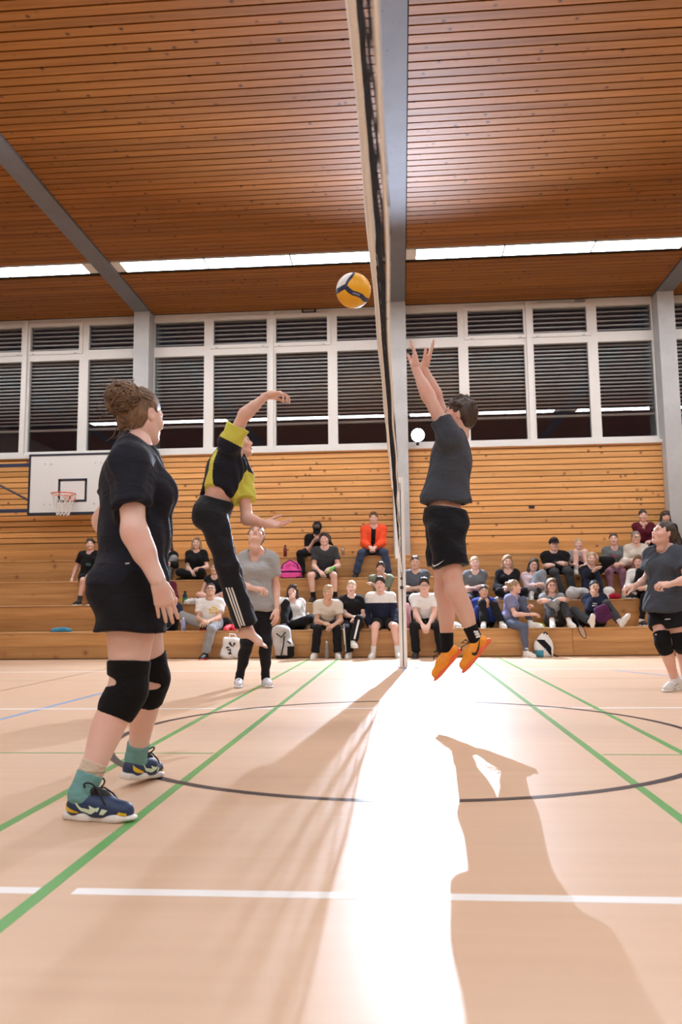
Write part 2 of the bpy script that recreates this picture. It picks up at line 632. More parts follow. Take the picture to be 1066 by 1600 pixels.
# ---- far wall: boards below the windows
wall = MB().box(X0, X1, WALL_Y + 0.03, 11.35, 0.0, 3.98).build('wall_back', M_dark)
tag(wall, 'far wall of horizontal timber boards under a window band', kind='structure')
zt, PW = 3.928, 0.1163
wpw = 5.31 - 2 * CW - 0.012
wp_me = MB().bevel_box(-wpw / 2, wpw / 2, 0.0, 0.028, -(PW - 0.016) / 2, (PW - 0.016) / 2, 0.003).mesh('wall plank', M_wood_wall)
wb_me = MB().bevel_box(-wpw / 2, wpw / 2, 0.0, 0.028, -0.0635, 0.0635, 0.001).mesh('wall board', M_wood_wall)
for xa, xb in zip(BX[:-1], BX[1:]):
    xm = (xa + xb) / 2
    for k in range(15):
        link_mesh('plank', wp_me, wall, (xm, WALL_Y + random.uniform(-0.002, 0.002), zt - PW * (k + 0.5)))
    zb = zt - PW * 15 - 0.008
    for k in range(3):
        link_mesh('plank', wb_me, wall, (xm, WALL_Y, zb - 0.0645 - 0.129 * k))
    MB().bevel_box(xm - wpw / 2, xm + wpw / 2, WALL_Y - 0.01, WALL_Y + 0.03, zt + 0.006, 3.985, 0.004).build('top_rail', M_wood_wall, wall)
# the other walls of the hall (outside the picture)
tag(MB().box(X0 - 0.2, X0, YF, 11.4, 0, CEIL + 0.1).build('wall_left', M_plaster), 'left end wall of the hall', kind='structure')
tag(MB().box(X1, X1 + 0.2, YF, 11.4, 0, CEIL + 0.1).build('wall_right', M_plaster), 'right end wall of the hall', kind='structure')
tag(MB().box(X0, X1, YF - 0.2, YF, 0, CEIL + 0.1).build('wall_front', wood('front boards', (0.30, 0.13, 0.045, 1), (0.2, 0.09, 0.03, 1), (0.1, 0.04, 0.02, 1))), 'wall behind the camera', kind='structure')

# ---- window band
ZS, ZL0, ZL1, ZU0, ZU1 = 3.99, 4.13, 6.10, 6.31, 6.86
PANES = [(0.185, 1.25), (1.45, 2.59), (2.775, 3.86), (4.06, 5.14)]
pane_x = [(a + BX[0] * 0, b_) for a, b_ in PANES]
for b_ in range(4):
    xo = BX[b_] - 0.015
    fr = MB()
    xL, xR = BX[b_] + CW, BX[b_ + 1] - CW
    y0, y1 = 10.97, 11.07
    fr.box(xL, xR, y0, y1, ZS - 0.0, ZL0)             # bottom rail
    fr.box(xL, xR, y0, y1, ZL1, ZU0)
    fr.box(xL, xR, y0, y1, ZU1, CEIL + 0.02)
    edges = [xL] + [v + xo for p in PANES for v in p] + [xR]
    for j in range(0, len(edges), 2):
        a, c = edges[j], edges[j + 1]
        if c - a > 0.005:
            fr.box(a, c, y0, y1, ZL0, ZL1)
            fr.box(a, c, y0, y1, ZU0, ZU1)
    win = fr.build('window_%d' % (b_ + 1), M_white)
    tag(win, 'white framed window band with lowered blinds, %s bay' % BAYN[b_], kind='structure')
    MB().box(xL, xR, 10.80, 11.0, ZS - 0.03, ZS + 0.035).box(xL, xR, 10.93, 10.975, ZS + 0.03, ZL0 - 0.03).build('sill', M_white, win)
    xm = xo + (PANES[1][1] + PANES[2][0]) / 2
    MB().box(xm - 0.05, xm + 0.05, 10.90, 10.975, ZS + 0.03, CEIL - 0.01).build('mullion', M_white, win)
    for j, (a, c) in enumerate(PANES):
        a, c = a + xo, c + xo
        for z0, z1 in ((ZL0, ZL1), (ZU0, ZU1)):
            MB().box(a - 0.01, c + 0.01, GLASS_Y, GLASS_Y + 0.008, z0 - 0.01, z1 + 0.01).build('pane', M_glass, win)
        if j in (1, 2):
            s = MB()
            for (p, q, u, w) in ((a - 0.07, c + 0.07, ZU1 - 0.005, ZU1 + 0.075), (a - 0.07, c + 0.07, ZU0 - 0.075, ZU0 + 0.005), (a - 0.07, a + 0.005, ZU0, ZU1), (c - 0.005, c + 0.07, ZU0, ZU1)):
                s.box(p, q, 10.945, 10.99, u, w)
            s.build('sash', M_white, win)
            MB().box(a + 0.05, a + 0.11, 10.925, 10.95, ZU0 - 0.07, ZU0 - 0.055).box(c - 0.11, c - 0.05, 10.925, 10.95, ZU0 - 0.07, ZU0 - 0.055).build('hinge', M_metal, win)
        bl = MB()
        zz = ZL1 + 0.05
        while zz > 4.71:
            bl.box(a - 0.03, c + 0.03, 11.13, 11.21, zz - 0.002, zz + 0.002)
            bl.box(a - 0.03, c + 0.03, 11.124, 11.134, zz - 0.012, zz + 0.012)
            zz -= 0.078
        zz = ZU1 + 0.02
        while zz > ZU0 - 0.02:
            bl.box(a - 0.03, c + 0.03, 11.13, 11.21, zz - 0.002, zz + 0.002)
            bl.box(a - 0.03, c + 0.03, 11.124, 11.134, zz - 0.011, zz + 0.011)
            zz -= 0.096
        tag(bl.build('blind_slats', M_slat, win), kind='stuff')
        MB().box(a - 0.03, c + 0.03, 11.14, 11.20, 4.60, 4.645).build('blind_rail', M_slat, win)
    if b_ == 1:
        MB().box(xm + 0.65, xm + 0.95, 10.90, 10.97, 6.94, 6.99, 0).box(xm + 0.69, xm + 0.91, 10.89, 10.905, 6.95, 6.985, 1).build('window_opener', [M_black, M_metal], win)
    if b_ == 2:
        MB().box(xm + 0.95, xm + 1.15, 10.90, 10.97, 6.95, 6.985).tube([(xm + 0.2, 10.93, 6.965), (xm + 0.95, 10.93, 6.965)], 0.008, 6).build('window_opener', M_metal, win)
# ---- bleachers
STEP_Y, STEP_H, TREAD = [7.85, 8.60, 9.35, 10.10], 0.445, 0.75
RB = 0.215
STEP_LABEL = ['lowest timber bleacher step at the edge of the court', 'second timber bleacher step from the court floor', 'third timber bleacher step from the court floor', 'topmost timber bleacher step against the board wall']
for k, y in enumerate(STEP_Y):
    bl = empty('bleacher_step', (0, y, STEP_H * k), label=STEP_LABEL[k], cat='bleachers')
    bl['group'] = 'bleacher steps'
    back = (10.84 if k == 3 else y + TREAD - 0.002) - y
    for b_ in range(5):
        xa, xb = -13.27 + 5.31 * b_ + 0.003, -13.27 + 5.31 * (b_ + 1) - 0.003
        MB().bevel_box(xa, xb, 0.0, 0.04, 0.012 if k == 0 else 0.004, RB, 0.002).build('riser_board', M_wood_step, bl)
        MB().bevel_box(xa, xb, 0.0, 0.04, RB + 0.001, STEP_H - 0.034, 0.002).build('riser_board', M_wood_step, bl)
        MB().bevel_box(xa, xb, -0.008, back, STEP_H - 0.034, STEP_H, 0.006).build('tread_board', M_wood_step, bl)

# ================================================================= NET, POST, BALL, BACKBOARD, FLASH
M_net = plain('black net twine', (0.010, 0.010, 0.013), 0.8)
M_tape = plain('white net tape', (0.88, 0.88, 0.88), 0.7, bump=0.3, scale=60)
M_post = plain('white enamel post', (0.78, 0.78, 0.76), 0.3)


def net_x(z):                       # the whole net leans a little to the left towards its top
    return -0.015 - 0.070 * (z - 1.43)


nt_ = empty('volleyball_net', (-0.05, 0.1, 1.43), label='black meshed volleyball net with white top tape seen edge on', cat='net')
NY0, NY1 = -4.72, 5.45
nb = MB()
off = Vector((-0.05, 0.1, 1.43))


def wob(y, z):
    return 0.006 * math.sin(y * 2.1 + z * 3) + 0.004 * math.sin(y * 6.3 + z * 9)


def strand(pts, r):
    nb.tube([Vector(p) - off for p in pts], r, 3, cap=False)


ys = [NY0 + 0.1 * k for k in range(int((NY1 - NY0) / 0.1) + 1)]
zs = [1.43 + 0.093 * k for k in range(11)]
for y in ys:
    strand([(net_x(z) + wob(y, z), y + 0.006 * math.sin(9 * z + 7 * y), z) for z in zs], 0.0030)
for z in zs[1:]:
    strand([(net_x(z) + wob(y, z), y, z + 0.005 * math.sin(5 * y + 11 * z)) for y in ys], 0.0030)
tag(nb.build('net_mesh', M_net, nt_), kind='stuff')
tp = MB()
prof = [(-0.012, 2.355), (0.010, 2.357), (0.016, 2.395), (0.010, 2.43), (-0.006, 2.437), (-0.020, 2.425), (-0.022, 2.385)]
NT = 60
for k in range(NT + 1):
    y = NY0 + (NY1 - NY0) * k / NT
    b0 = len(tp.v)
    sag = 0.012 * math.sin(math.pi * k / NT)
    tp.v += [(net_x(2.39) - 0.012 + dx + 0.003 * math.sin(y * 4) - off.x, y - off.y, z - sag - off.z) for dx, z in prof]
    if k:
        n = len(prof)
        for j in range(n):
            tp.f.append((b0 - n + j, b0 - n + (j + 1) % n, b0 + (j + 1) % n, b0 + j))
            tp.m.append(0)
tp.build('top_tape', M_tape, nt_, smooth=True)
MB().tube([Vector((net_x(1.43) + wob(y, 1.43) * 0.5, y, 1.43 + 0.004 * math.sin(y * 5))) - off for y in ys], 0.0036, 7).build('bottom_cord', M_tape, nt_)
MB().tube([Vector((-0.09, NY1, 2.42)) - off, Vector((-0.045, 5.60, 2.40)) - off], 0.006, 6).tube([Vector((-0.015, NY1, 1.43)) - off, Vector((0.0, 5.60, 1.25)) - off], 0.006, 6).build('tension_cord', M_tape, nt_)
MB().box(-0.03, 0.03, NY1 - 0.02 - off.y, NY1 + 0.02 - off.y, 0.0, 0.98).build('side_tape', M_tape, nt_).location = (0.0, 0, 0)

post = empty('net_post', (0.0, 5.66, 0), label='white enamelled steel net post with a dark cable groove', cat='post')
MB().lathe([(0.052, 0), (0.052, 2.52), (0.047, 2.54), (0.0, 2.545)][:3], 12).build('pole', M_post, post, smooth=False)
MB().box(-0.006, 0.006, -0.0535, -0.049, 0.02, 2.4).build('cable_groove', M_black, post)
MB().lathe([(0.15, 0.0), (0.15, 0.006), (0.13, 0.010)], 20).build('floor_cover', plain('floor cover', (0.42, 0.25, 0.2), 0.4), post).location = (0.06, -0.02, 0.001)
MB().lathe([(0.02, -0.02), (0.026, 0), (0.02, 0.02)], 12).build('clamp_knob', M_black, post).location = (-0.004, -0.07, 1.05)
MB().lathe([(0.013, -0.015), (0.018, 0), (0.013, 0.015)], 10).build('clamp_knob', M_black, post).location = (-0.004, -0.065, 1.17)
MB().box(-0.016, 0.016, -0.07, -0.05, 1.22, 1.36).build('tensioner', M_metal, post)
MB().box(-0.05, 0.01, -0.065, -0.045, 2.36, 2.46).build('pulley', M_metal, post)

# ---- volleyball: yellow and dark blue curved panels
bc = at(552.5, 454, -0.55)
ball = bpy.data.meshes.new('volleyball')
import bmesh
bm = bmesh.new()
bmesh.ops.create_uvsphere(bm, u_segments=240, v_segments=150, radius=0.1045)
bf = Vector((CAM_POS - bc)).normalized()
bx = Vector(CR)
by = bf.cross(bx).normalized()
bx = by.cross(bf)


BAND = [(-1.05, -0.10), (-0.75, 0.08), (-0.48, 0.22), (-0.25, 0.0), (-0.05, -0.13), (0.22, -0.20), (0.45, -0.30), (0.65, -0.50), (0.98, -0.60)]
TWIG = [(-0.48, 0.22), (-0.33, 0.50), (-0.12, 0.76), (0.02, 0.98)]


def poly_dist(u, v, pl):
    best = 9.0
    for (x0, y0), (x1, y1) in zip(pl[:-1], pl[1:]):
        dx, dy = x1 - x0, y1 - y0
        t = min(1, max(0, ((u - x0) * dx + (v - y0) * dy) / (dx * dx + dy * dy)))
        best = min(best, math.hypot(u - x0 - t * dx, v - y0 - t * dy))
    return best


def ball_zone(p):
    """a dark band forks over the yellow panels; white panels at two rims"""
    q = p.normalized()
    u, v, w = q.dot(bx), q.dot(by), q.dot(bf)
    if w < 0:
        return 1 if abs(v + 0.3 * u) < 0.13 else (2 if v > 0.6 else 0)
    d = poly_dist(u, v, BAND)
    if d < 0.13:
        return 3 if (d < 0.045 and -0.05 < u < 0.36) else 1
    if poly_dist(u, v, TWIG) < 0.075:
        return 1
    if v > 0.15 + 0.2 * (u + 0.48) and u < -0.48 + 0.62 * max(0, v - 0.22) ** 0.9:
        return 2
    if u > 0.05 and v < -0.45 and math.hypot(u, v) > 0.90:
        return 2
    return 0


for f in bm.faces:
    f.material_index = ball_zone(f.calc_center_median())
    f.smooth = True
# seams: vertices where panels meet sit a little lower
for v in bm.verts:
    if len({f.material_index for f in v.link_faces}) > 1:
        v.co *= 0.988
bm.to_mesh(ball)
bm.free()
for m in (plain('ball yellow', (0.83, 0.42, 0.012), 0.45, var=0.04, bump=0.1, scale=300), plain('ball navy', (0.018, 0.028, 0.085), 0.4), plain('ball white', (0.8, 0.8, 0.8), 0.45), plain('ball grey', (0.25, 0.27, 0.33), 0.4)):
    ball.materials.append(m)
bo = tag(link_mesh('volleyball', ball, loc=bc), 'yellow and navy volleyball flying beside the net tape', 'ball')

# ---- backboard with hoop
bb = empty('basketball_backboard', (-6.5, 10.2, 2.72), label='white basketball backboard with dark border and orange hoop on the far wall', cat='backboard')
W, H = 0.90, 1.19
M_bb = plain('backboard white', (0.74, 0.76, 0.76), 0.4, var=0.02)
M_navy = plain('navy paint', (0.018, 0.022, 0.04), 0.5)
M_steel = plain('dark blue steel', (0.03, 0.04, 0.09), 0.45)
MB().box(-W, W, 0.0, 0.03, 0, H).build('board', M_bb, bb)
MB().box(-W - 0.012, W + 0.012, -0.006, 0.036, -0.035, 0.02).box(-W - 0.012, W + 0.012, -0.006, 0.036, H - 0.03, H + 0.012).box(-W - 0.014, -W + 0.028, -0.006, 0.036, 0, H).box(W - 0.028, W + 0.014, -0.006, 0.036, 0, H).build('border', M_navy, bb)
zr = 0.24
MB().box(-0.295, 0.295, -0.003, 0.0, zr + 0.40, zr + 0.45).box(-0.295, 0.295, -0.003, 0.0, zr - 0.02, zr + 0.025).box(-0.295, -0.25, -0.003, 0.0, zr, zr + 0.45).box(0.25, 0.295, -0.003, 0.0, zr, zr + 0.45).build('target_square', M_navy, bb)
for x in (-0.58, -0.45, 0.45, 0.58):
    for z in (0.18, 1.0):
        MB().lathe([(0.012, 0), (0.012, 0.006), (0.008, 0.01)], 8).build('bolt', M_metal, bb, loc=(x, -0.004, z)).rotation_euler = (math.pi / 2, 0, 0)
hoop = empty('hoop', (-0.02, -0.375, 0.33))
hoop.parent = bb
M_ring = plain('orange ring', (0.75, 0.13, 0.05), 0.4)
MB().tube([(0.228 * math.cos(a), 0.228 * math.sin(a), 0) for a in [2 * math.pi * k / 32 for k in range(32)]], 0.011, 8, closed=True).build('ring', M_ring, hoop, smooth=True)
MB().box(-0.09, 0.09, 0.33, 0.372, -0.09, 0.02).box(-0.05, 0.05, 0.21, 0.35, -0.015, 0.005).tube([(-0.06, 0.34, -0.08), (-0.12, 0.2, -0.01)], 0.009, 6).tube([(0.06, 0.34, -0.08), (0.12, 0.2, -0.01)], 0.009, 6).build('ring_bracket', M_ring, hoop)
hn = MB()
for k in range(12):
    for s in (-1, 1):
        pts = []
        for j in range(7):
            t = j / 6
            r = 0.225 * (1 - t) ** 1.2 + 0.115 * (1 - (1 - t) ** 1.2)
            a = 2 * math.pi * (k + s * t * 1.5) / 12
            pts.append((r * math.cos(a), r * math.sin(a), -0.42 * t))
        hn.tube(pts, 0.0065, 4, cap=False)
hn.build('hoop_net', plain('white cord', (0.75, 0.74, 0.72), 0.8), hoop)
arms = MB()
for z in (0.075, 1.0):
    arms.box(-2.6, -W, 0.045, 0.085, z - 0.035, z + 0.035)
    arms.box(-0.95, 0.9, 0.036, 0.085, z - 0.03, z + 0.03)
arms.build('swing_arm', M_steel, bb)
MB().tube([(-2.3, 0.066, 1.0), (-0.92, 0.066, 0.28)], 0.02, 8).build('brace', M_steel, bb)
MB().box(-2.62, -2.52, 0.04, 0.62, -0.05, 1.15).build('wall_mount', M_steel, bb)

# ---- flash lamp on the window sill beside the middle column
fr_ = empty('studio_flash', FLASH_POS, label='glaring white flash lamp clamped on the window sill beside the middle column', cat='lamp')
aim = (Vector((0.0, -3.0, 0.9)) - FLASH_POS).to_track_quat('Z', 'Y').to_matrix().to_4x4()
for nm, mb, mt in (('housing', MB().lathe([(0.055, -0.32), (0.065, -0.30), (0.065, -0.10), (0.05, -0.08)], 20), M_black),
                   ('reflector', MB().lathe([(0.05, -0.09), (0.10, -0.03), (0.135, 0.0), (0.13, 0.0), (0.05, -0.075)], 24), M_metal),
                   ('flash_tube', MB().lathe([(0.124, -0.008), (0.124, 0.002), (0.08, 0.022), (0.02, 0.03)], 24), emitter('flash', (0.85, 0.92, 1.0, 1), 60.0))):
    o = mb.build(nm, mt, fr_, smooth=True)
    o.matrix_basis = aim
MB().tube([(0, 0.28, 0.02), (0, 0.30, -0.06), (0, 0.42, -0.10)], 0.015, 8).box(-0.03, 0.03, 0.36, 0.46, -0.17, -0.08).build('clamp', M_black, fr_)
# ---- small dark socket on the timber wall
so = empty('wall_socket', at(831, 792, 10.84), label='small dark socket plate in the timber wall right of the blocker', cat='socket')
MB().box(-0.055, 0.055, -0.012, 0.012, -0.03, 0.03).build('plate', M_black, so)
MB().box(-0.04, 0.04, -0.017, -0.011, -0.018, 0.018).build('cover', plain('brown cover', (0.03, 0.02, 0.015), 0.5), so)

# ================================================================= BODIES: smooth blended volumes, polygonised with surface nets
F32 = np.float32


def unit(v):
    v = np.asarray(v, float)
    return v / (np.linalg.norm(v) + 1e-9)


def A3(*v):
    return np.array(v, float)


class Cone:
    def __init__(s, a, b, ra, rb=None, k=0.02, clip=(), flat=None, neg=False):
        s.a, s.b, s.ra, s.rb, s.k, s.clip, s.neg = np.asarray(a, float), np.asarray(b, float), ra, (ra if rb is None else rb), k, list(clip), neg
        if flat:                          # flat cut across the b end (and / or the a end)
            d = unit(s.b - s.a)
            if 'b' in flat: s.clip.append((s.b, d))
            if 'a' in flat: s.clip.append((s.a, -d))

    def bounds(s):
        r = max(s.ra, s.rb)
        return np.minimum(s.a, s.b) - r, np.maximum(s.a, s.b) + r

    def dist(s, X, Y, Z):
        d = s.b - s.a
        L = float(d @ d) + 1e-12
        t = ((X - s.a[0]) * d[0] + (Y - s.a[1]) * d[1] + (Z - s.a[2]) * d[2]) / L
        t = np.clip(t, 0, 1)
        D = np.sqrt((X - s.a[0] - t * d[0]) ** 2 + (Y - s.a[1] - t * d[1]) ** 2 + (Z - s.a[2] - t * d[2]) ** 2) - (s.ra + (s.rb - s.ra) * t)
        for c, n in s.clip:
            D = np.maximum(D, (X - c[0]) * n[0] + (Y - c[1]) * n[1] + (Z - c[2]) * n[2])
        return D


class Ell:
    def __init__(s, c, r, axes=None, k=0.03, clip=(), neg=False):
        s.c, s.r, s.k, s.clip, s.neg = np.asarray(c, float), np.asarray(r, float), k, list(clip), neg
        s.ax = np.eye(3) if axes is None else np.asarray(axes, float)

    def bounds(s):
        e = np.sqrt(((s.ax * s.r[:, None]) ** 2).sum(0))
        return s.c - e, s.c + e

    def dist(s, X, Y, Z):
        q = [(X - s.c[0]) * a[0] + (Y - s.c[1]) * a[1] + (Z - s.c[2]) * a[2] for a in s.ax]
        k0 = np.sqrt(sum((q[i] / s.r[i]) ** 2 for i in range(3)))
        k1 = np.sqrt(sum((q[i] / s.r[i] ** 2) ** 2 for i in range(3))) + 1e-9
        D = k0 * (k0 - 1) / k1
        for c, n in s.clip:
            D = np.maximum(D, (X - c[0]) * n[0] + (Y - c[1]) * n[1] + (Z - c[2]) * n[2])
        return D


class Box:
    def __init__(s, c, h, axes=None, rad=0.01, k=0.01, clip=(), neg=False):
        s.c, s.h, s.rad, s.k, s.clip, s.neg = np.asarray(c, float), np.asarray(h, float), rad, k, list(clip), neg
        s.ax = np.eye(3) if axes is None else np.asarray(axes, float)

    def bounds(s):
        e = np.sqrt(((s.ax * s.h[:, None]) ** 2).sum(0)) * 1.74
        return s.c - e, s.c + e

    def dist(s, X, Y, Z):
        q = [np.abs((X - s.c[0]) * a[0] + (Y - s.c[1]) * a[1] + (Z - s.c[2]) * a[2]) - (s.h[i] - s.rad) for i, a in enumerate(s.ax)]
        D = np.sqrt(sum(np.maximum(v, 0) ** 2 for v in q)) + np.minimum(np.maximum(np.maximum(q[0], q[1]), q[2]), 0) - s.rad
        for c, n in s.clip:
            D = np.maximum(D, (X - c[0]) * n[0] + (Y - c[1]) * n[1] + (Z - c[2]) * n[2])
        return D


def surface(prims, vox, warp=None, cuts=()):
    """union of the volumes (smooth within k), cut by half spaces, as verts and quads"""
    pos = [p for p in prims if not p.neg]
    lo = np.min([p.bounds()[0] for p in pos], 0) - vox * 3
    hi = np.max([p.bounds()[1] for p in pos], 0) + vox * 3
    n = np.ceil((hi - lo) / vox).astype(int) + 1
    Fd = np.full(n, 1.0, F32)
    ax = [(lo[i] + vox * np.arange(n[i])).astype(F32) for i in range(3)]
    for p in prims:
        b0, b1 = p.bounds()
        pad = p.k + 2.5 * vox
        i0 = np.clip(np.floor((b0 - pad - lo) / vox).astype(int), 0, n)
        i1 = np.clip(np.ceil((b1 + pad - lo) / vox).astype(int) + 1, 0, n)
        if np.any(i1 <= i0):
            continue
        sl = tuple(slice(a, b) for a, b in zip(i0, i1))
        D = p.dist(ax[0][sl[0]][:, None, None], ax[1][sl[1]][None, :, None], ax[2][sl[2]][None, None, :]).astype(F32)
        G = Fd[sl]
        k = max(p.k, 1e-4)
        if p.neg:
            h = np.maximum(k - np.abs(G + D), 0) / k
            Fd[sl] = np.maximum(G, -D) + h * h * k * 0.25
        else:
            h = np.maximum(k - np.abs(G - D), 0) / k
            Fd[sl] = np.minimum(G, D) - h * h * k * 0.25
    if warp is not None:
        Fd += warp(ax[0][:, None, None], ax[1][None, :, None], ax[2][None, None, :]).astype(F32)
    for c, nn in cuts:
        Fd = np.maximum(Fd, ((ax[0] - c[0]) * nn[0])[:, None, None] + ((ax[1] - c[1]) * nn[1])[None, :, None] + ((ax[2] - c[2]) * nn[2])[None, None, :]).astype(F32)
    Fd[0] = Fd[-1] = 1
    Fd[:, 0] = Fd[:, -1] = 1
    Fd[:, :, 0] = Fd[:, :, -1] = 1
    S = Fd < 0
    c = S[:-1, :-1, :-1].astype(np.int8)
    cnt = np.zeros_like(c)
    corners = [(i, j, k) for i in (0, 1) for j in (0, 1) for k in (0, 1)]
    for i, j, k in corners:
        cnt += S[i:n[0] - 1 + i, j:n[1] - 1 + j, k:n[2] - 1 + k]
    act = (cnt > 0) & (cnt < 8)
    idx = np.argwhere(act)
    if not len(idx):
        return np.zeros((0, 3)), np.zeros((0, 4), int)
    vid = np.full(act.shape, -1, np.int32)
    vid[act] = np.arange(len(idx))
    vals = {cn: Fd[idx[:, 0] + cn[0], idx[:, 1] + cn[1], idx[:, 2] + cn[2]] for cn in corners}
    P = np.zeros((len(idx), 3))
    W = np.zeros(len(idx))
    for a in corners:
        for d in range(3):
            if a[d] == 0:
                b = list(a)
                b[d] = 1
                b = tuple(b)
                fa, fb = vals[a], vals[b]
                cr = (fa < 0) != (fb < 0)
                t = np.where(cr, fa / np.where(cr, fa - fb, 1), 0)
                q = np.array(a, float)[None, :].repeat(len(idx), 0)
                q[:, d] += t
                P += q * cr[:, None]
                W += cr
    V = lo + vox * (idx + P / W[:, None])
    quads = []
    for d in range(3):
        o1, o2 = [(1, 2), (2, 0), (0, 1)][d]
        s0 = [slice(1, -1)] * 3
        s1 = [slice(1, -1)] * 3
        s0[d] = slice(0, -1)
        s1[d] = slice(1, None)
        A, B = S[tuple(s0)], S[tuple(s1)]
        e = np.argwhere(A != B)
        if not len(e):
            continue
        flip = A[tuple(e.T)]
        g = e.copy()
        for q in range(3):
            if q != d:
                g[:, q] += 1
        cells = []
        for u, w in ((-1, -1), (0, -1), (0, 0), (-1, 0)):
            h = g.copy()
            h[:, o1] += u
            h[:, o2] += w
            cells.append(vid[tuple(h.T)])
        Q = np.stack(cells, 1)
        Q[~flip] = Q[~flip][:, ::-1]
        quads.append(Q)
    return V, np.concatenate(quads)


def relax(V, Q, it=1, f=0.5):
    for _ in range(it):
        acc = np.zeros_like(V)
        w = np.zeros(len(V))
        for a, b in ((0, 1), (1, 2), (2, 3), (3, 0)):
            for i, j in ((a, b), (b, a)):
                np.add.at(acc, Q[:, i], V[Q[:, j]])
                np.add.at(w, Q[:, i], 1)
        V = V + f * (acc / np.maximum(w, 1)[:, None] - V)
    return V


class Soup:
    """parts of one mesh: verts, polygons and a material number per polygon"""

    def __init__(s):
        s.V, s.Q, s.T, s.n = [], [], [], 0

    def add(s, V, Q, mi=0):
        if not len(V):
            return s
        s.V.append(np.asarray(V, float))
        s.Q.append(np.asarray(Q, np.int64) + s.n)
        s.T.append(np.full(len(Q), mi, np.int32) if np.isscalar(mi) else np.asarray(mi, np.int32))
        s.n += len(V)
        return s

    def mesh(s, name, mats):
        V = np.concatenate(s.V)
        Q = np.concatenate(s.Q)
        T = np.concatenate(s.T)
        me = bpy.data.meshes.new(name)
        me.vertices.add(len(V))
        me.vertices.foreach_set('co', V.astype(F32).ravel())
        nq = len(Q)
        me.loops.add(nq * 4)
        me.loops.foreach_set('vertex_index', Q.astype(np.int32).ravel())
        me.polygons.add(nq)
        me.polygons.foreach_set('loop_start', np.arange(0, nq * 4, 4, dtype=np.int32))
        me.polygons.foreach_set('loop_total', np.full(nq, 4, np.int32))
        for m in mats:
            me.materials.append(m)
        me.polygons.foreach_set('material_index', T)
        me.polygons.foreach_set('use_smooth', np.ones(nq, bool))
        me.update(calc_edges=True)
        return me


def quad_sphere(c, r, n=6):
    V, Q = [], []
    for i in range(n + 1):
        th = math.pi * i / n
        for j in range(2 * n):
            ph = math.pi * j / n
            V.append((c[0] + r * math.sin(th) * math.cos(ph), c[1] + r * math.sin(th) * math.sin(ph), c[2] + r * math.cos(th)))
    for i in range(n):
        for j in range(2 * n):
            a, b = i * 2 * n + j, i * 2 * n + (j + 1) % (2 * n)
            Q.append((a, a + 2 * n, b + 2 * n, b))
    return np.array(V), np.array(Q)


# ---- head in its own frame: x forwards, y to the person's left, z up, origin between the ears
CACHE = {}
HEAD_MATS = 5           # skin, lips, eye white, iris, brow


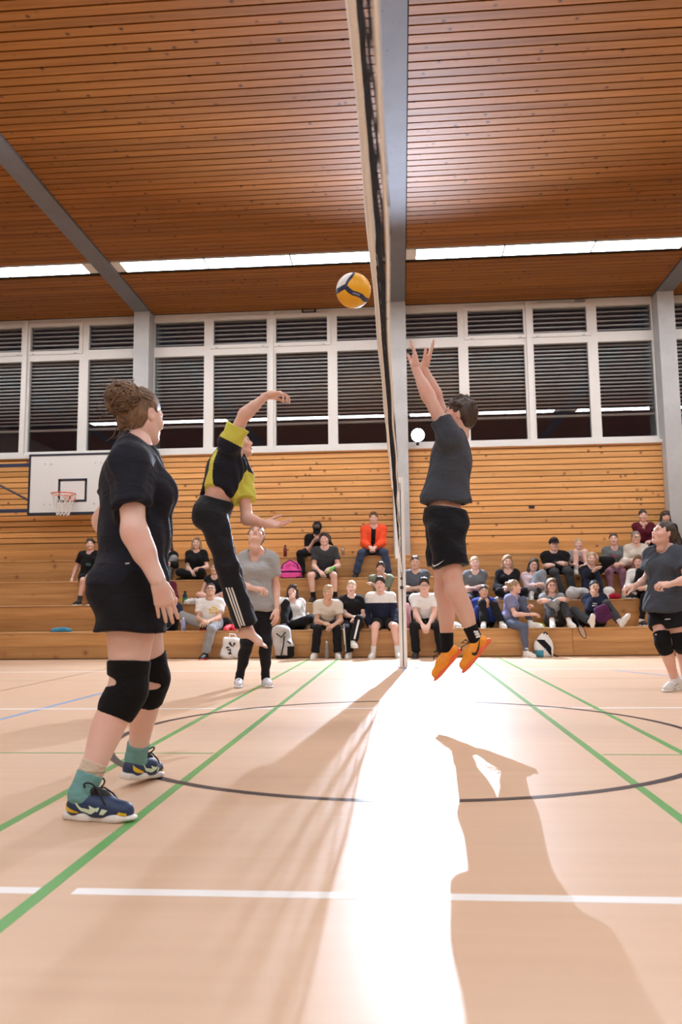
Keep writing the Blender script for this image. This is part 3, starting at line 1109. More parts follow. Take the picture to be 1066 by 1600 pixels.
def head_soup(kind, vox, smile=False):
    key = ('head', kind, vox, smile)
    if key in CACHE:
        return CACHE[key]
    fem = kind == 'f'
    jw = 0.90 if fem else 1.0
    P = [Ell((-0.014, 0, 0.030), (0.096, 0.076, 0.090), k=0.02),
         Ell((0.028, 0, -0.030), (0.060, 0.060, 0.085), k=0.04),
         Cone((0.0, 0.045 * jw, -0.055), (0.062, 0.016 * jw, -0.094), 0.024, 0.016, k=0.03),
         Cone((0.0, -0.045 * jw, -0.055), (0.062, -0.016 * jw, -0.094), 0.024, 0.016, k=0.03),
         Ell((0.070, 0, -0.092), (0.018, 0.020 * jw, 0.017), k=0.02),
         Cone((0.076, 0.036, 0.017), (0.084, 0.012, 0.017), 0.011 if fem else 0.013, k=0.018),
         Cone((0.076, -0.036, 0.017), (0.084, -0.012, 0.017), 0.011 if fem else 0.013, k=0.018),
         Ell((0.058, 0.040, -0.027), (0.024, 0.022, 0.020), k=0.025), Ell((0.058, -0.040, -0.027), (0.024, 0.022, 0.020), k=0.025),
         Ell((0.090, 0.031, 0.0035), (0.016, 0.017, 0.011), k=0.012, neg=True), Ell((0.090, -0.031, 0.0035), (0.016, 0.017, 0.011), k=0.012, neg=True),
         Cone((0.084, 0, 0.012), (0.105, 0, -0.028), 0.0085, 0.0115, k=0.012),
         Ell((0.094, 0.011, -0.034), (0.011, 0.008, 0.008), k=0.008), Ell((0.094, -0.011, -0.034), (0.011, 0.008, 0.008), k=0.008),
         Ell((0.080, 0, -0.060), (0.014, 0.026, 0.016), k=0.012),
         Cone((0.089, 0.015, -0.056), (0.094, 0, -0.0545), 0.0045, 0.006, k=0.006), Cone((0.089, -0.015, -0.056), (0.094, 0, -0.0545), 0.0045, 0.006, k=0.006),
         Cone((0.087, 0.013, -0.0665), (0.092, 0, -0.068), 0.0050, 0.007, k=0.006), Cone((0.087, -0.013, -0.0665), (0.092, 0, -0.068), 0.0050, 0.007, k=0.006),
         Cone((0.082, -0.022, -0.0608), (0.098, 0, -0.0612), 0.0022, k=0.003, neg=True), Cone((0.082, 0.022, -0.0608), (0.098, 0, -0.0612), 0.0022, k=0.003, neg=True),
         Cone((-0.02, 0, -0.05), (-0.035, 0, -0.13), 0.056 if fem else 0.062, 0.054 if fem else 0.062, k=0.03)]
    for sg in (1, -1):
        P += [Ell((-0.008, 0.077 * sg, -0.004), (0.019, 0.008, 0.031), axes=[unit((1, 0.35 * sg, 0.15)), unit((-0.35 * sg, 1, 0)), unit((-0.15, 0, 1))], k=0.008),
              Ell((-0.006, 0.087 * sg, 0.0), (0.010, 0.005, 0.017), k=0.006, neg=True)]
    V, Q = surface(P, vox)
    V = relax(V, Q, 1, 0.3)
    c = V[Q].mean(1)
    lip = (c[:, 0] > 0.083) & (np.abs(c[:, 1]) < 0.021) & (c[:, 2] > -0.0745) & (c[:, 2] < -0.050)
    s = Soup().add(V, Q, np.where(lip, 1, 0))
    for sg in (1, -1):
        v, q = quad_sphere((0.0735, 0.031 * sg, 0.003), 0.0135, 6)
        s.add(v, q, 2)
        v, q = quad_sphere((0.0808, 0.031 * sg, 0.003), 0.0080, 5)
        s.add(v, q, 3)
        B = [Cone((0.089, 0.014 * sg, 0.021), (0.087, 0.032 * sg, 0.026), 0.0046, 0.0044, k=0.002), Cone((0.087, 0.032 * sg, 0.026), (0.076, 0.048 * sg, 0.020), 0.0044, 0.003, k=0.002),
             ]
        v, q = surface(B, max(0.0022, vox * 0.55))
        s.add(v, q, 4)
        lid = [Ell((0.0748, 0.031 * sg, 0.0055), (0.0142, 0.0158, 0.0135), k=0.001, clip=[((0.075, 0, 0.0075), unit((0.25, 0, -1)))])]
        v, q = surface(lid, max(0.0022, vox * 0.6))
        s.add(v, q, 0)
    if smile:
        v, q = surface([Cone((0.0865, 0.012, -0.0600), (0.0935, 0, -0.0622), 0.0042, k=0.003), Cone((0.0865, -0.012, -0.0600), (0.0935, 0, -0.0622), 0.0042, k=0.003)], 0.0022)
        s.add(v, q, 2)
    CACHE[key] = s
    return s


# ---- right hand: wrist at origin, fingers along +x, palm facing -z, thumb on +y
def hand_soup(curl, spread, vox, thumb=0.5, curls=None):
    key = ('hand', curl, spread, vox, thumb, curls)
    if key in CACHE:
        return CACHE[key]
    P = [Cone((-0.035, 0, 0), (0.012, 0, 0), 0.0215, 0.0235, k=0.015),
         Cone((0.010, 0.010, 0), (0.082, 0.030, 0.002), 0.021, 0.0135, k=0.020), Cone((0.010, 0.002, 0), (0.086, 0.010, 0.004), 0.021, 0.0135, k=0.020),
         Cone((0.012, -0.004, 0), (0.083, -0.011, 0.003), 0.021, 0.013, k=0.020), Cone((0.008, -0.010, -0.001), (0.074, -0.031, 0.0), 0.020, 0.012, k=0.020)]
    K = [((0.084, 0.030, 0.002), (0.043, 0.026, 0.020), 0.0098, 0.55), ((0.088, 0.010, 0.004), (0.048, 0.030, 0.021), 0.0100, 0.12),
         ((0.085, -0.011, 0.003), (0.044, 0.028, 0.020), 0.0095, -0.28), ((0.076, -0.031, 0.0), (0.034, 0.021, 0.018), 0.0084, -0.75)]
    for i, (b, seg, r, sp) in enumerate(K):
        cu = curls[i] if curls else curl * (0.88 + 0.10 * i)
        p = np.array(b)
        ang, yaw = 0.0, sp * spread
        for j, L in enumerate(seg):
            ang += cu * (0.75, 1.0, 0.7)[j]
            d = A3(math.cos(ang) * math.cos(yaw), math.cos(ang) * math.sin(yaw), -math.sin(ang))
            q = p + d * L
            P.append(Cone(p, q, r * (1 - 0.08 * j), r * (1 - 0.08 * (j + 1)), k=0.004 if j == 0 else 0.003))
            p = q
    t0 = A3(0.018, 0.022, -0.006)
    th = thumb
    t1 = t0 + 0.044 * unit((0.72, 0.62 * th + 0.15, -0.40))
    t2 = t1 + 0.032 * unit((0.92, 0.30 * th, -0.25 - 0.3 * curl))
    t3 = t2 + 0.024 * unit((0.95, 0.05, -0.25 - 0.5 * curl))
    P += [Cone(t0, t1, 0.019, 0.0128, k=0.014), Cone(t1, t2, 0.0118, 0.0108, k=0.003), Cone(t2, t3, 0.0106, 0.0088, k=0.003)]
    V, Q = surface(P, vox)
    V = relax(V, Q, 1, 0.25)
    CACHE[key] = (V, Q)
    return V, Q


def frame(x, zhint):
    """axes with x exact and z near the hint, as columns"""
    x = unit(x)
    y = unit(np.cross(zhint, x))
    return np.stack([x, y, np.cross(x, y)], 1)


def ik(a, c, l1, l2, hint):
    """middle joint of a two bone limb from a to c"""
    a, c = np.asarray(a, float), np.asarray(c, float)
    d = c - a
    L = np.linalg.norm(d)
    u = d / (L + 1e-9)
    if L > (l1 + l2) * 0.995:
        return a + u * L * l1 / (l1 + l2)
    x = (l1 * l1 - l2 * l2 + L * L) / (2 * L)
    h = math.sqrt(max(l1 * l1 - x * x, 0))
    p = np.asarray(hint, float)
    p = unit(p - u * (p @ u))
    return a + u * x + p * h


# ---- shoe in its own frame: x to the toe, sole at z 0, heel at x 0, length 0.285
def shoe_soup(vox, high=0.0, k='low'):
    key = ('shoe', vox, high, k)
    if key in CACHE:
        return CACHE[key]
    up = [Cone((0.045, 0, 0.045), (0.150, 0.0, 0.045), 0.038, 0.043, k=0.03), Cone((0.150, 0, 0.043), (0.235, 0.006, 0.034), 0.044, 0.036, k=0.03),
          Cone((0.052, 0, 0.05), (0.058, 0, 0.086 + high), 0.040, 0.037, k=0.025, flat='b'), Cone((0.09, 0, 0.07), (0.16, 0, 0.052), 0.034, 0.034, k=0.02)]
    V, Q = surface(up, vox, cuts=[((0, 0, 0.016), (0, 0, -1))])
    V = relax(V, Q, 1, 0.3)
    s = Soup().add(V, Q, 0)
    so = [Box((0.052, 0, 0.014), (0.056, 0.035, 0.016), rad=0.014, k=0.03), Box((0.15, 0.002, 0.012), (0.08, 0.040, 0.013), rad=0.012, k=0.035), Ell((0.225, 0.004, 0.014), (0.062, 0.043, 0.015), k=0.025)]
    V, Q = surface(so, vox * 0.9, cuts=[((0, 0, 0.0), (0, 0, -1))])
    s.add(V, Q, 1)
    la = []
    for i in range(4):
        x = 0.105 + 0.022 * i
        z = 0.101 - 0.0065 * i
        la.append(Cone((x, -0.022, z - 0.012), (x + 0.004, 0.0, z), 0.0042, k=0.002))
        la.append(Cone((x + 0.004, 0.0, z), (x, 0.022, z - 0.012), 0.0042, k=0.002))
    V, Q = surface(la, max(0.003, vox * 0.6))
    s.add(V, Q, 2)
    CACHE[key] = s
    return s


def shoe_meshes(mats, vox, high=0.0, shift=0.0):
    """upper, sole and laces as three meshes, shared between shoes of one kind"""
    key = ('shoemesh', vox, high, shift, tuple(m.name for m in mats))
    if key not in CACHE:
        sp = shoe_soup(vox, high)
        out = []
        for V, Q, nm, m in zip(sp.V, sp.Q, ('shoe upper', 'shoe sole', 'shoe laces'), mats):
            out.append(Soup().add(V - A3(shift, 0, 0), Q - Q.min()).mesh(nm, [m]))
        CACHE[key] = out
    return CACHE[key]


# ---- hair, hats and glasses in the head frame (meshes shared between heads)
FACE = dict(c=(0.118, 0, -0.046), r=(0.086, 0.092, 0.120))


def hair_prims(style):
    cap = Ell((-0.018, 0, 0.036), (0.108, 0.087, 0.098), k=0.02)
    back = Ell((-0.045, 0, -0.02), (0.075, 0.076, 0.075), k=0.03)
    face = Ell(FACE['c'], FACE['r'], k=0.008, neg=True)
    ears = [Ell((0.012, 0.092 * s, -0.022), (0.030, 0.030, 0.036), k=0.006, neg=True) for s in (1, -1)]
    under = Cone((0.03, 0, -0.12), (-0.12, 0, -0.12), 0.058, 0.05, k=0.01, neg=True)
    if style == 'short':
        return [cap, back, Ell((0.045, 0, 0.102), (0.055, 0.062, 0.034), k=0.03), face] + ears + [under]
    if style == 'tousled':
        P = [cap, back]
        rnd = random.Random(3)
        for i in range(46):
            a, b = rnd.uniform(-2.7, 2.7), rnd.uniform(0.15, 1.35)
            d = A3(math.cos(a) * math.cos(b), math.sin(a) * math.cos(b), math.sin(b))
            p = A3(-0.018, 0, 0.036) + d * A3(0.104, 0.083, 0.094)
            P.append(Cone(p, p + d * 0.012 + A3(rnd.uniform(-.02, .02), rnd.uniform(-.02, .02), rnd.uniform(-.008, .012)), 0.014, 0.006, k=0.010))
        return P + [face] + ears + [under]
    if style == 'buzz':
        return [Ell((-0.016, 0, 0.033), (0.101, 0.0805, 0.0935), k=0.02), Ell((-0.045, 0, -0.02), (0.068, 0.071, 0.07), k=0.03), face] + ears + [under]
    slick = [Ell((-0.016, 0, 0.034), (0.103, 0.082, 0.094), k=0.02), Ell((-0.045, 0, -0.02), (0.070, 0.073, 0.072), k=0.03), face] + ears + [under]
    if style == 'bun':
        return slick + [Ell((-0.118, 0, 0.060), (0.038, 0.042, 0.040), k=0.012)]
    if style == 'pony':
        return slick + [Ell((-0.112, 0, 0.040), (0.026, 0.024, 0.024), k=0.012), Cone((-0.125, 0, 0.040), (-0.165, 0, -0.04), 0.024, 0.030, k=0.015), Cone((-0.165, 0, -0.04), (-0.150, 0, -0.16), 0.030, 0.010, k=0.02)]
    if style == 'lowpony':
        return slick + [Cone((-0.105, 0, -0.03), (-0.125, 0, -0.12), 0.026, 0.026, k=0.015), Cone((-0.125, 0, -0.12), (-0.115, 0, -0.21), 0.026, 0.008, k=0.02)]
    P = [cap, back, Ell((0.035, 0.025, 0.098), (0.055, 0.05, 0.030), k=0.03)]
    L = dict(long=0.30, mid=0.19, fringe=0.16)[style]
    for s in (1, -1):
        P += [Cone((-0.005, 0.074 * s, 0.02), (-0.008, 0.085 * s, -0.10), 0.024, 0.028, k=0.03), Cone((-0.008, 0.085 * s, -0.10), (0.012, 0.080 * s, -L), 0.028, 0.013, k=0.03),
              Cone((-0.055, 0.055 * s, -0.03), (-0.065, 0.060 * s, -L * 0.9), 0.036, 0.020, k=0.03)]
    P += [Cone((-0.08, 0, 0.0), (-0.09, 0, -L * 0.95), 0.040, 0.022, k=0.03), face, Cone((0.0, 0, -0.09), (0.0, 0, -0.30), 0.050, 0.052, k=0.01, neg=True)]
    if style == 'fringe':
        P.append(Cone((0.078, -0.042, 0.056), (0.078, 0.042, 0.056), 0.024, 0.024, k=0.015))
    return P


def hair_warp(X, Y, Z):
    return 0.0035 * np.sin(95 * Y + 22 * Z + 14 * X) * np.sin(31 * X + 9 * Z) + 0.002 * np.sin(170 * Y - 60 * X)


def hair_mesh(style, mat):
    key = ('hairmesh', style, mat.name)
    if key not in CACHE:
        k2 = ('hairgeo', style)
        if k2 not in CACHE:
            CACHE[k2] = surface(hair_prims(style), 0.0062, warp=hair_warp)
        V, Q = CACHE[k2]
        CACHE[key] = Soup().add(V, Q).mesh('hair ' + style, [mat])
    return CACHE[key]


def cap_mesh(mat):
    key = ('cap', mat.name)
    if key not in CACHE:
        V, Q = surface([Ell((-0.016, 0, 0.036), (0.112, 0.092, 0.104), k=0.01, clip=[(A3(0, 0, 0.030), A3(0, 0, -1))]),
                        Ell((0.105, 0, 0.036), (0.085, 0.074, 0.012), axes=[unit((1, 0, -0.22)), A3(0, 1, 0), unit((0.22, 0, 1))], k=0.008),
                        Ell((-0.016, 0, 0.142), (0.010, 0.010, 0.007), k=0.004)], 0.0055)
        CACHE[key] = Soup().add(V, Q).mesh('peaked cap', [mat])
    return CACHE[key]


def glasses_mesh(mat):
    key = ('glasses', mat.name)
    if key not in CACHE:
        mb = MB()
        for s in (1, -1):
            mb.tube([(0.100 - 0.0015 * abs(math.cos(a)), 0.033 * s + 0.023 * math.cos(a), 0.001 + 0.018 * math.sin(a)) for a in [2 * math.pi * k / 16 for k in range(16)]], 0.0022, 5, closed=True)
            mb.tube([(0.099, 0.056 * s, 0.006), (0.06, 0.074 * s, 0.006), (-0.01, 0.083 * s, 0.008)], 0.002, 5)
        mb.tube([(0.100, -0.011, 0.004), (0.104, 0, 0.006), (0.100, 0.011, 0.004)], 0.002, 5)
        CACHE[key] = mb.mesh('glasses', mat)
    return CACHE[key]


def headphones_mesh():
    if 'hp' not in CACHE:
        mb = MB()
        mb.tube([(-0.01, 0.098 * math.cos(a), 0.03 + 0.112 * math.sin(a)) for a in [math.pi * k / 14 for k in range(15)]], 0.008, 6)
        for s in (1, -1):
            mb.tube([(-0.008, 0.080 * s, -0.002), (-0.008, 0.108 * s, -0.002)], [0.034, 0.030], 12)
        CACHE['hp'] = mb.mesh('headphones', plain('headphone grey', (0.05, 0.05, 0.055), 0.5))
    return CACHE['hp']


# ---- a dressed person
SKIN_TONE = dict(fair=(0.70, 0.46, 0.38), pale=(0.74, 0.52, 0.45), tan=(0.56, 0.35, 0.25), asian=(0.60, 0.40, 0.29))
M_lip = {True: skin('lips', (0.56, 0.25, 0.22)), False: skin('pale lips', (0.55, 0.31, 0.26))}
M_eyew = plain('eye white', (0.75, 0.74, 0.72), 0.25)
M_iris = plain('iris', (0.05, 0.035, 0.025), 0.2)
HAIR = dict(black=hair_mat('black hair', (0.008, 0.006, 0.006, 1), (0.03, 0.024, 0.022, 1)), dark=hair_mat('dark brown hair', (0.018, 0.010, 0.007, 1), (0.07, 0.042, 0.028, 1)),
            brown=hair_mat('brown hair', (0.065, 0.034, 0.018, 1), (0.27, 0.16, 0.085, 1)), blond=hair_mat('dark blond hair', (0.16, 0.095, 0.045, 1), (0.46, 0.32, 0.18, 1)),
            fair=hair_mat('fair hair', (0.30, 0.20, 0.11, 1), (0.62, 0.47, 0.30, 1)), grey=hair_mat('ash hair', (0.10, 0.085, 0.07, 1), (0.32, 0.28, 0.24, 1)))
BROW = {k: plain('brow ' + k, c, 0.7) for k, c in dict(black=(0.01, 0.008, 0.007), dark=(0.025, 0.015, 0.01), brown=(0.07, 0.04, 0.022), blond=(0.16, 0.09, 0.05), fair=(0.26, 0.16, 0.09), grey=(0.12, 0.10, 0.08)).items()}


class Fig:
    """joints of one person; every build step makes one child object of the root"""

    def __init__(s, name, label, J, base, scale=1.0, fem=False, tone='fair', vox=0.014, girth=1.0, group=None, headvox=0.0048, handvox=0.0052, belly=1.0, sss=0.0, limb=1.0, armk=1.0):
        s.J = {k: np.asarray(v, float) for k, v in J.items()}
        s.s, s.fem, s.vox, s.g, s.hv, s.hdv, s.belly, s.limb, s.armk = scale, fem, vox, girth, headvox, handvox, belly, limb, armk
        s.M_skin = skin('skin ' + tone + ('' if not sss else ' soft'), SKIN_TONE[tone], sss)
        s.root = empty(name, base, label=label, cat='person', group=group)
        s.base = np.asarray(base, float)
        J = s.J
        s.P, s.C = J['pelvis'], J['neck']
        s.u = unit(s.C - s.P)
        rs = J['sh_r'] - J['sh_l']
        s.r = unit(rs - s.u * (rs @ s.u))
        s.f = np.cross(s.u, s.r)
        hp = J['hip_r'] - J['hip_l']
        s.hr = unit(hp - s.u * (hp @ s.u))
        s.hf = np.cross(s.u, s.hr)
        s.T = np.linalg.norm(s.C - s.P)

    def obj(s, name, V, Q, mats, T=0):
        mats = mats if isinstance(mats, list) else [mats]
        return link_mesh(name, Soup().add(V - s.base, Q, T).mesh(name, mats), s.root)

    # volumes -----------------------------------------------------
    def torso(s, e=0.0, k=0.05):
        g, q = s.g * s.s, s.T / 0.50
        ax, hx = [s.r, s.f, s.u], [s.hr, s.hf, s.u]
        w = (0.168, 0.118) if s.fem else (0.158, 0.115)
        wa = (0.126, 0.100) if s.fem else (0.140, 0.106)
        wr = (0.138, 0.104) if s.fem else (0.158, 0.114)
        P = [Ell(s.P + s.u * 0.02 * q, (w[0] * g + e, w[1] * g + e, 0.125 * s.s + e), hx, k),
             Ell(s.P + s.u * 0.19 * q + s.f * 0.012 * s.belly, (wa[0] * g * (0.5 + 0.5 * s.belly) + e, wa[1] * g * s.belly + e, 0.15 * q + e), ax, k),
             Ell(s.P + s.u * 0.345 * q, (wr[0] * g + e, wr[1] * g + e, 0.165 * q + e), ax, k)]
        for h in ('r', 'l'):
            sh = s.J['sh_' + h]
            P.append(Cone(s.C * 0.55 + sh * 0.45 - s.u * 0.045 * s.s, sh, 0.062 * g + e, (0.050 if s.fem else 0.056) * g + e, k))
            P.append(Cone(s.C + s.u * 0.015, sh * 0.75 + s.C * 0.25 + s.u * 0.012, 0.045 * g + e * 0.7, 0.040 * g + e * 0.7, k))
            sg = 1 if h == 'r' else -1
            P.append(Ell(s.P - s.u * 0.035 - s.hf * 0.055 * g + s.hr * sg * 0.075 * g, (0.085 * g + e, 0.080 * g + e, 0.095 * g + e), hx, k))
            if s.fem:
                P.append(Ell(s.P + s.u * 0.335 * q + s.f * 0.088 * g + s.r * sg * 0.068 * g, (0.060 * g + e, 0.050 * g + e, 0.062 * g + e), ax, 0.04))
        return P

    def arm(s, h, e=0.0, t0=0.0, t1=2.0, k=0.03, flare=0.0):
        """from the shoulder (0) past the elbow (1) to the wrist (2)"""
        J, q = s.J, s.s * s.limb * s.armk
        a, b, c = J['sh_' + h], J['el_' + h], J['wr_' + h]
        R = [0.053 * q, 0.041 * q, 0.0285 * q] if not s.fem else [0.049 * q, 0.037 * q, 0.0255 * q]
        P = []
        if t1 <= 1.0:
            m = a + (b - a) * t1
            P.append(Cone(a, m, R[0] + e, R[0] + (R[1] - R[0]) * t1 + e + flare, k, flat='b'))
        else:
            P.append(Cone(a, b, R[0] + e, R[1] + e, k))
            t = t1 - 1
            m = b + (c - b) * t
            P.append(Cone(b, m, R[1] + e, R[1] + (R[2] - R[1]) * t + e + flare, k, flat='b' if (t < 1 or e > 0) else None))
            if t > 0.4:
                P.append(Cone(b + (c - b) * 0.12, b + (c - b) * 0.42, 0.0425 * q + e if not s.fem else 0.038 * q + e, 0.036 * q + e, k))
        return P

    def leg(s, h, e=0.0, t1=2.0, k=0.04, flare=0.0, straight=0.0):
        J, q = s.J, s.s * s.limb
        a, b, c = J['hip_' + h], J['kn_' + h], J['an_' + h]
        R = [0.090 * q * s.g, 0.057 * q, 0.037 * q]
        P = []
        if t1 <= 1.0:
            m = a + (b - a) * t1
            P.append(Cone(a, m, R[0] + e, R[0] + (R[1] - R[0]) * t1 + e + flare, k, flat='b'))
            return P
        P.append(Cone(a, b, R[0] + e, R[1] + e, k))
        t = t1 - 1
        m = b + (c - b) * t
        P.append(Cone(b, m, R[1] + e, R[1] + (R[2] + straight - R[1]) * t + e + flare, k, flat='b' if e > 0 else None))
        if t > 0.5:
            d = unit(c - b)
            back = unit(-s.foot(h) + d * (s.foot(h) @ d))
            P.append(Ell(b + (c - b) * 0.30 + back * 0.020 * q, (0.046 * q + e, 0.046 * q + e, 0.125 * q), frame3(d, back), k))
            P.append(Ell(b - back * 0.014 * q, (0.043 * q + e, 0.043 * q + e, 0.055 * q), frame3(d, back), k * 0.7))
        return P

    def instep(s, h):
        x = s.foot(h)
        up = np.asarray(s.J.get('sole_' + h, (0, 0, 1)), float)
        ax = frame3b(x - up * (x @ up), up)
        return s.J['an_' + h] + ax @ (A3(0.075, 0, -0.045) * s.s)

    def foot(s, h):
        return unit(s.J['toe_' + h] - s.J['an_' + h])

    # body ---------------------------------------------------------
    def body(s, hands, smile=False, hair='brown', iris=None, bare_feet=()):
        J, q = s.J, s.s
        P = s.torso()
        nk = 0.052 if s.fem else 0.060
        hd = J['head']
        hx, hu = J['face'], J['crown']
        s.hax = frame3b(hx, hu)
        nb = hd + s.hax[:, 0] * -0.025 * q + s.hax[:, 2] * -0.075 * q
        P.append(Cone(s.C - s.u * 0.02, nb, nk * q * 1.05, nk * q * 0.94, k=0.04))
        for h in ('r', 'l'):
            P += s.arm(h) + s.leg(h)
            an, toe = J['an_' + h], J['toe_' + h]
            if h in bare_feet:
                P += bare_foot(an, toe, J['sole_' + h], q)
            else:
                P.append(Cone(an, s.instep(h), 0.034 * q, 0.024 * q, k=0.02))
        V, Q = surface(P, s.vox)
        V = relax(V, Q, 1, 0.3)
        so = Soup().add(V - s.base, Q, 0)
        hs = head_soup('f' if s.fem else 'm', s.hv, smile)
        for V, Q, T in zip(hs.V, [x - o for x, o in zip(hs.Q, np.cumsum([0] + [len(v) for v in hs.V[:-1]]))], hs.T):
            so.add((V * q) @ s.hax.T + hd - s.base, Q, T)
        for h in ('r', 'l'):
            hh = hands.get(h, {})
            d = unit(hh.get('dir', J['wr_' + h] - J['el_' + h]))
            pn = np.asarray(hh.get('palm', (0, 0, -1)), float)
            Fm = frame(d, -pn)
            V, Q = hand_soup(hh.get('curl', 0.35), hh.get('spread', 0.3), s.hdv, hh.get('thumb', 0.5), hh.get('curls'))
            V = V.copy()
            if h == 'l':
                V[:, 1] *= -1
                Q = Q[:, ::-1]
            hsz = q * (0.93 if s.fem else 1.02)
            so.add((V * hsz) @ Fm.T + J['wr_' + h] + d * 0.012 - s.base, Q, 0)
        me = so.mesh('body', [s.M_skin, M_lip[s.fem], M_eyew, iris or M_iris, BROW[hair]])
        s.bodyob = link_mesh('body', me, s.root)
        return s

    def onhead(s, name, me, sc=1.0):
        o = link_mesh(name, me, s.root)
        m = Matrix.Identity(4)
        for i in range(3):
            for j in range(3):
                m[i][j] = s.hax[i][j] * s.s * sc
            m[i][3] = s.J['head'][i] - s.base[i]
        o.matrix_basis = m
        return o

    def hair(s, style, colour):
        return s.onhead('hair', hair_mesh(style, HAIR[colour]))

    # clothes ------------------------------------------------------
    def shirt(s, mat, name='shirt', sleeve=0.55, e=0.018, hem=-0.02, flare=0.012, neck=0.068, vee=0.0, warp=None, loose=0.0, hemdir=None, pieces=None, hollow=False, neckdrop=0.0, vox=None):
        P = s.torso(e)
        if loose:
            P.append(Cone(s.P + s.u * (hem + 0.03), s.P + s.u * 0.30, 0.12 * s.g * s.s + loose, 0.12 * s.g, k=0.05))
        hd = s.u if hemdir is None else unit(hemdir)
        hc = s.P + s.u * hem
        for p in P:
            p.clip.append((hc, -hd))
        for h in ('r', 'l'):
            if sleeve > 0:
                P += s.arm(h, e * 0.9, 0, sleeve, k=0.05, flare=flare)
        nk0 = s.C + s.f * (0.012 + neckdrop * 0.5) - s.u * (0.02 + neckdrop)
        P.append(Cone(nk0, s.C + s.u * 0.12 + s.f * 0.05, neck * s.s, neck * s.s + 0.02, k=0.012, neg=True))
        if vee:
            P.append(Cone(nk0, nk0 - s.u * vee + s.f * 0.10, 0.05, 0.012, k=0.01, neg=True))
        if hollow:
            P.append(Ell(hc - hd * 0.02 + s.f * 0.004, (0.150 * s.g * s.s, 0.112 * s.g * s.s, 0.10), [s.r, s.f, s.u], k=0.005, neg=True))
        if warp is None:
            c = s.base
            warp = lambda X, Y, Z: 0.0035 * np.sin(38 * (Z - c[2]) + 17 * (X - c[0]) + 9 * np.sin(11 * (Y - c[1]))) + 0.0028 * np.sin(29 * (X - c[0]) - 21 * (Z - c[2]) + 13 * (Y - c[1]))
        V, Q = surface(P, vox or s.vox, warp=warp)
        T = 0
        if pieces is not None:
            T = pieces(V[Q].mean(1))
        return s.obj(name, V, Q, mat, T)

    def trousers(s, mat, name='trousers', t1=1.95, e=0.012, waist=0.10, flare=0.0, straight=0.02, warp=None, only=None, skirt=0.0):
        g = s.g * s.s
        hx = [s.hr, s.hf, s.u]
        w = (0.168, 0.118) if s.fem else (0.158, 0.115)
        P = [Ell(s.P + s.u * 0.02, (w[0] * g + e, w[1] * g + e, 0.125 * s.s + e), hx, 0.05)]
        for sg in (1, -1):
            P.append(Ell(s.P - s.u * 0.035 - s.hf * 0.055 * g + s.hr * sg * 0.075 * g, (0.085 * g + e, 0.080 * g + e, 0.095 * g + e), hx, 0.05))
        P.append(Ell(s.P + s.u * 0.10, (0.142 * g + e, 0.108 * g + e, 0.11), hx, 0.05))
        for p in P:
            p.clip.append((s.P + s.u * waist, s.u))
        tt = t1 if isinstance(t1, dict) else dict(r=t1, l=t1)
        for h in ('r', 'l'):
            P += s.leg(h, e, tt[h], flare=flare, straight=straight)
        if warp is None:
            c = s.base
            warp = lambda X, Y, Z: 0.003 * np.sin(33 * (Z - c[2]) + 25 * (X - c[0]) + 14 * (Y - c[1])) + 0.0025 * np.sin(47 * (Z - c[2]) - 19 * (Y - c[1]))
        V, Q = surface(P, s.vox, warp=warp)
        return s.obj(name, V, Q, mat)

    def sock(s, h, mat, t0=1.55, t1=2.0, e=0.004, name='sock'):
        J = s.J
        b, c = J['kn_' + h], J['an_' + h]
        q = s.s * s.limb
        p0 = b + (c - b) * (t0 - 1)
        r0 = (0.057 + (0.037 - 0.057) * (t0 - 1)) * q
        P = [Cone(p0, c, r0 + e, 0.037 * q + e, k=0.02, flat='a'), Cone(c, s.instep(h), 0.036 * q + e * 0.6, 0.026 * q, k=0.02)]
        if t0 < 1.6:
            d = unit(c - b)
            back = unit(-s.foot(h) + d * (s.foot(h) @ d))
            P.append(Ell(b + (c - b) * 0.30 + back * 0.020 * q, (0.046 * q + e, 0.046 * q + e, 0.125 * q), frame3(d, back), 0.03, clip=[(p0, -d)]))
        V, Q = surface(P, min(s.vox, 0.010))
        return s.obj(name, V, Q, mat)

    def shoe(s, h, mats, vox=0.0075, sole=None, high=0.0, scale=1.0):
        """shoe placed so that the ankle sits in its collar and the toe points at toe_h"""
        J = s.J
        mu, ms, ml = shoe_meshes(mats, vox, high)
        o = link_mesh('shoe', mu, s.root)
        link_mesh('sole', ms, o)
        link_mesh('laces', ml, o)
        x = s.foot(h)
        up = np.asarray(J.get('sole_' + h, (0, 0, 1)), float)
        ax = frame3b(x - up * (x @ up), up)
        sc = s.s * scale * (0.92 if s.fem else 1.0)
        org = J['an_' + h] - ax @ (A3(0.058, 0, 0.088) * sc)
        m = Matrix.Identity(4)
        for i in range(3):
            for j in range(3):
                m[i][j] = ax[i][j] * sc
            m[i][3] = org[i] - s.base[i]
        o.matrix_basis = m
        return o


def frame3(d, back):
    """rows: side, back, along d"""
    b = unit(back - d * (back @ d))
    return np.stack([np.cross(d, b), b, d])


def frame3b(x, z):
    """columns x (exact), y, z (near the hint)"""
    x = unit(x)
    y = unit(np.cross(z, x))
    return np.stack([x, y, np.cross(x, y)], 1)


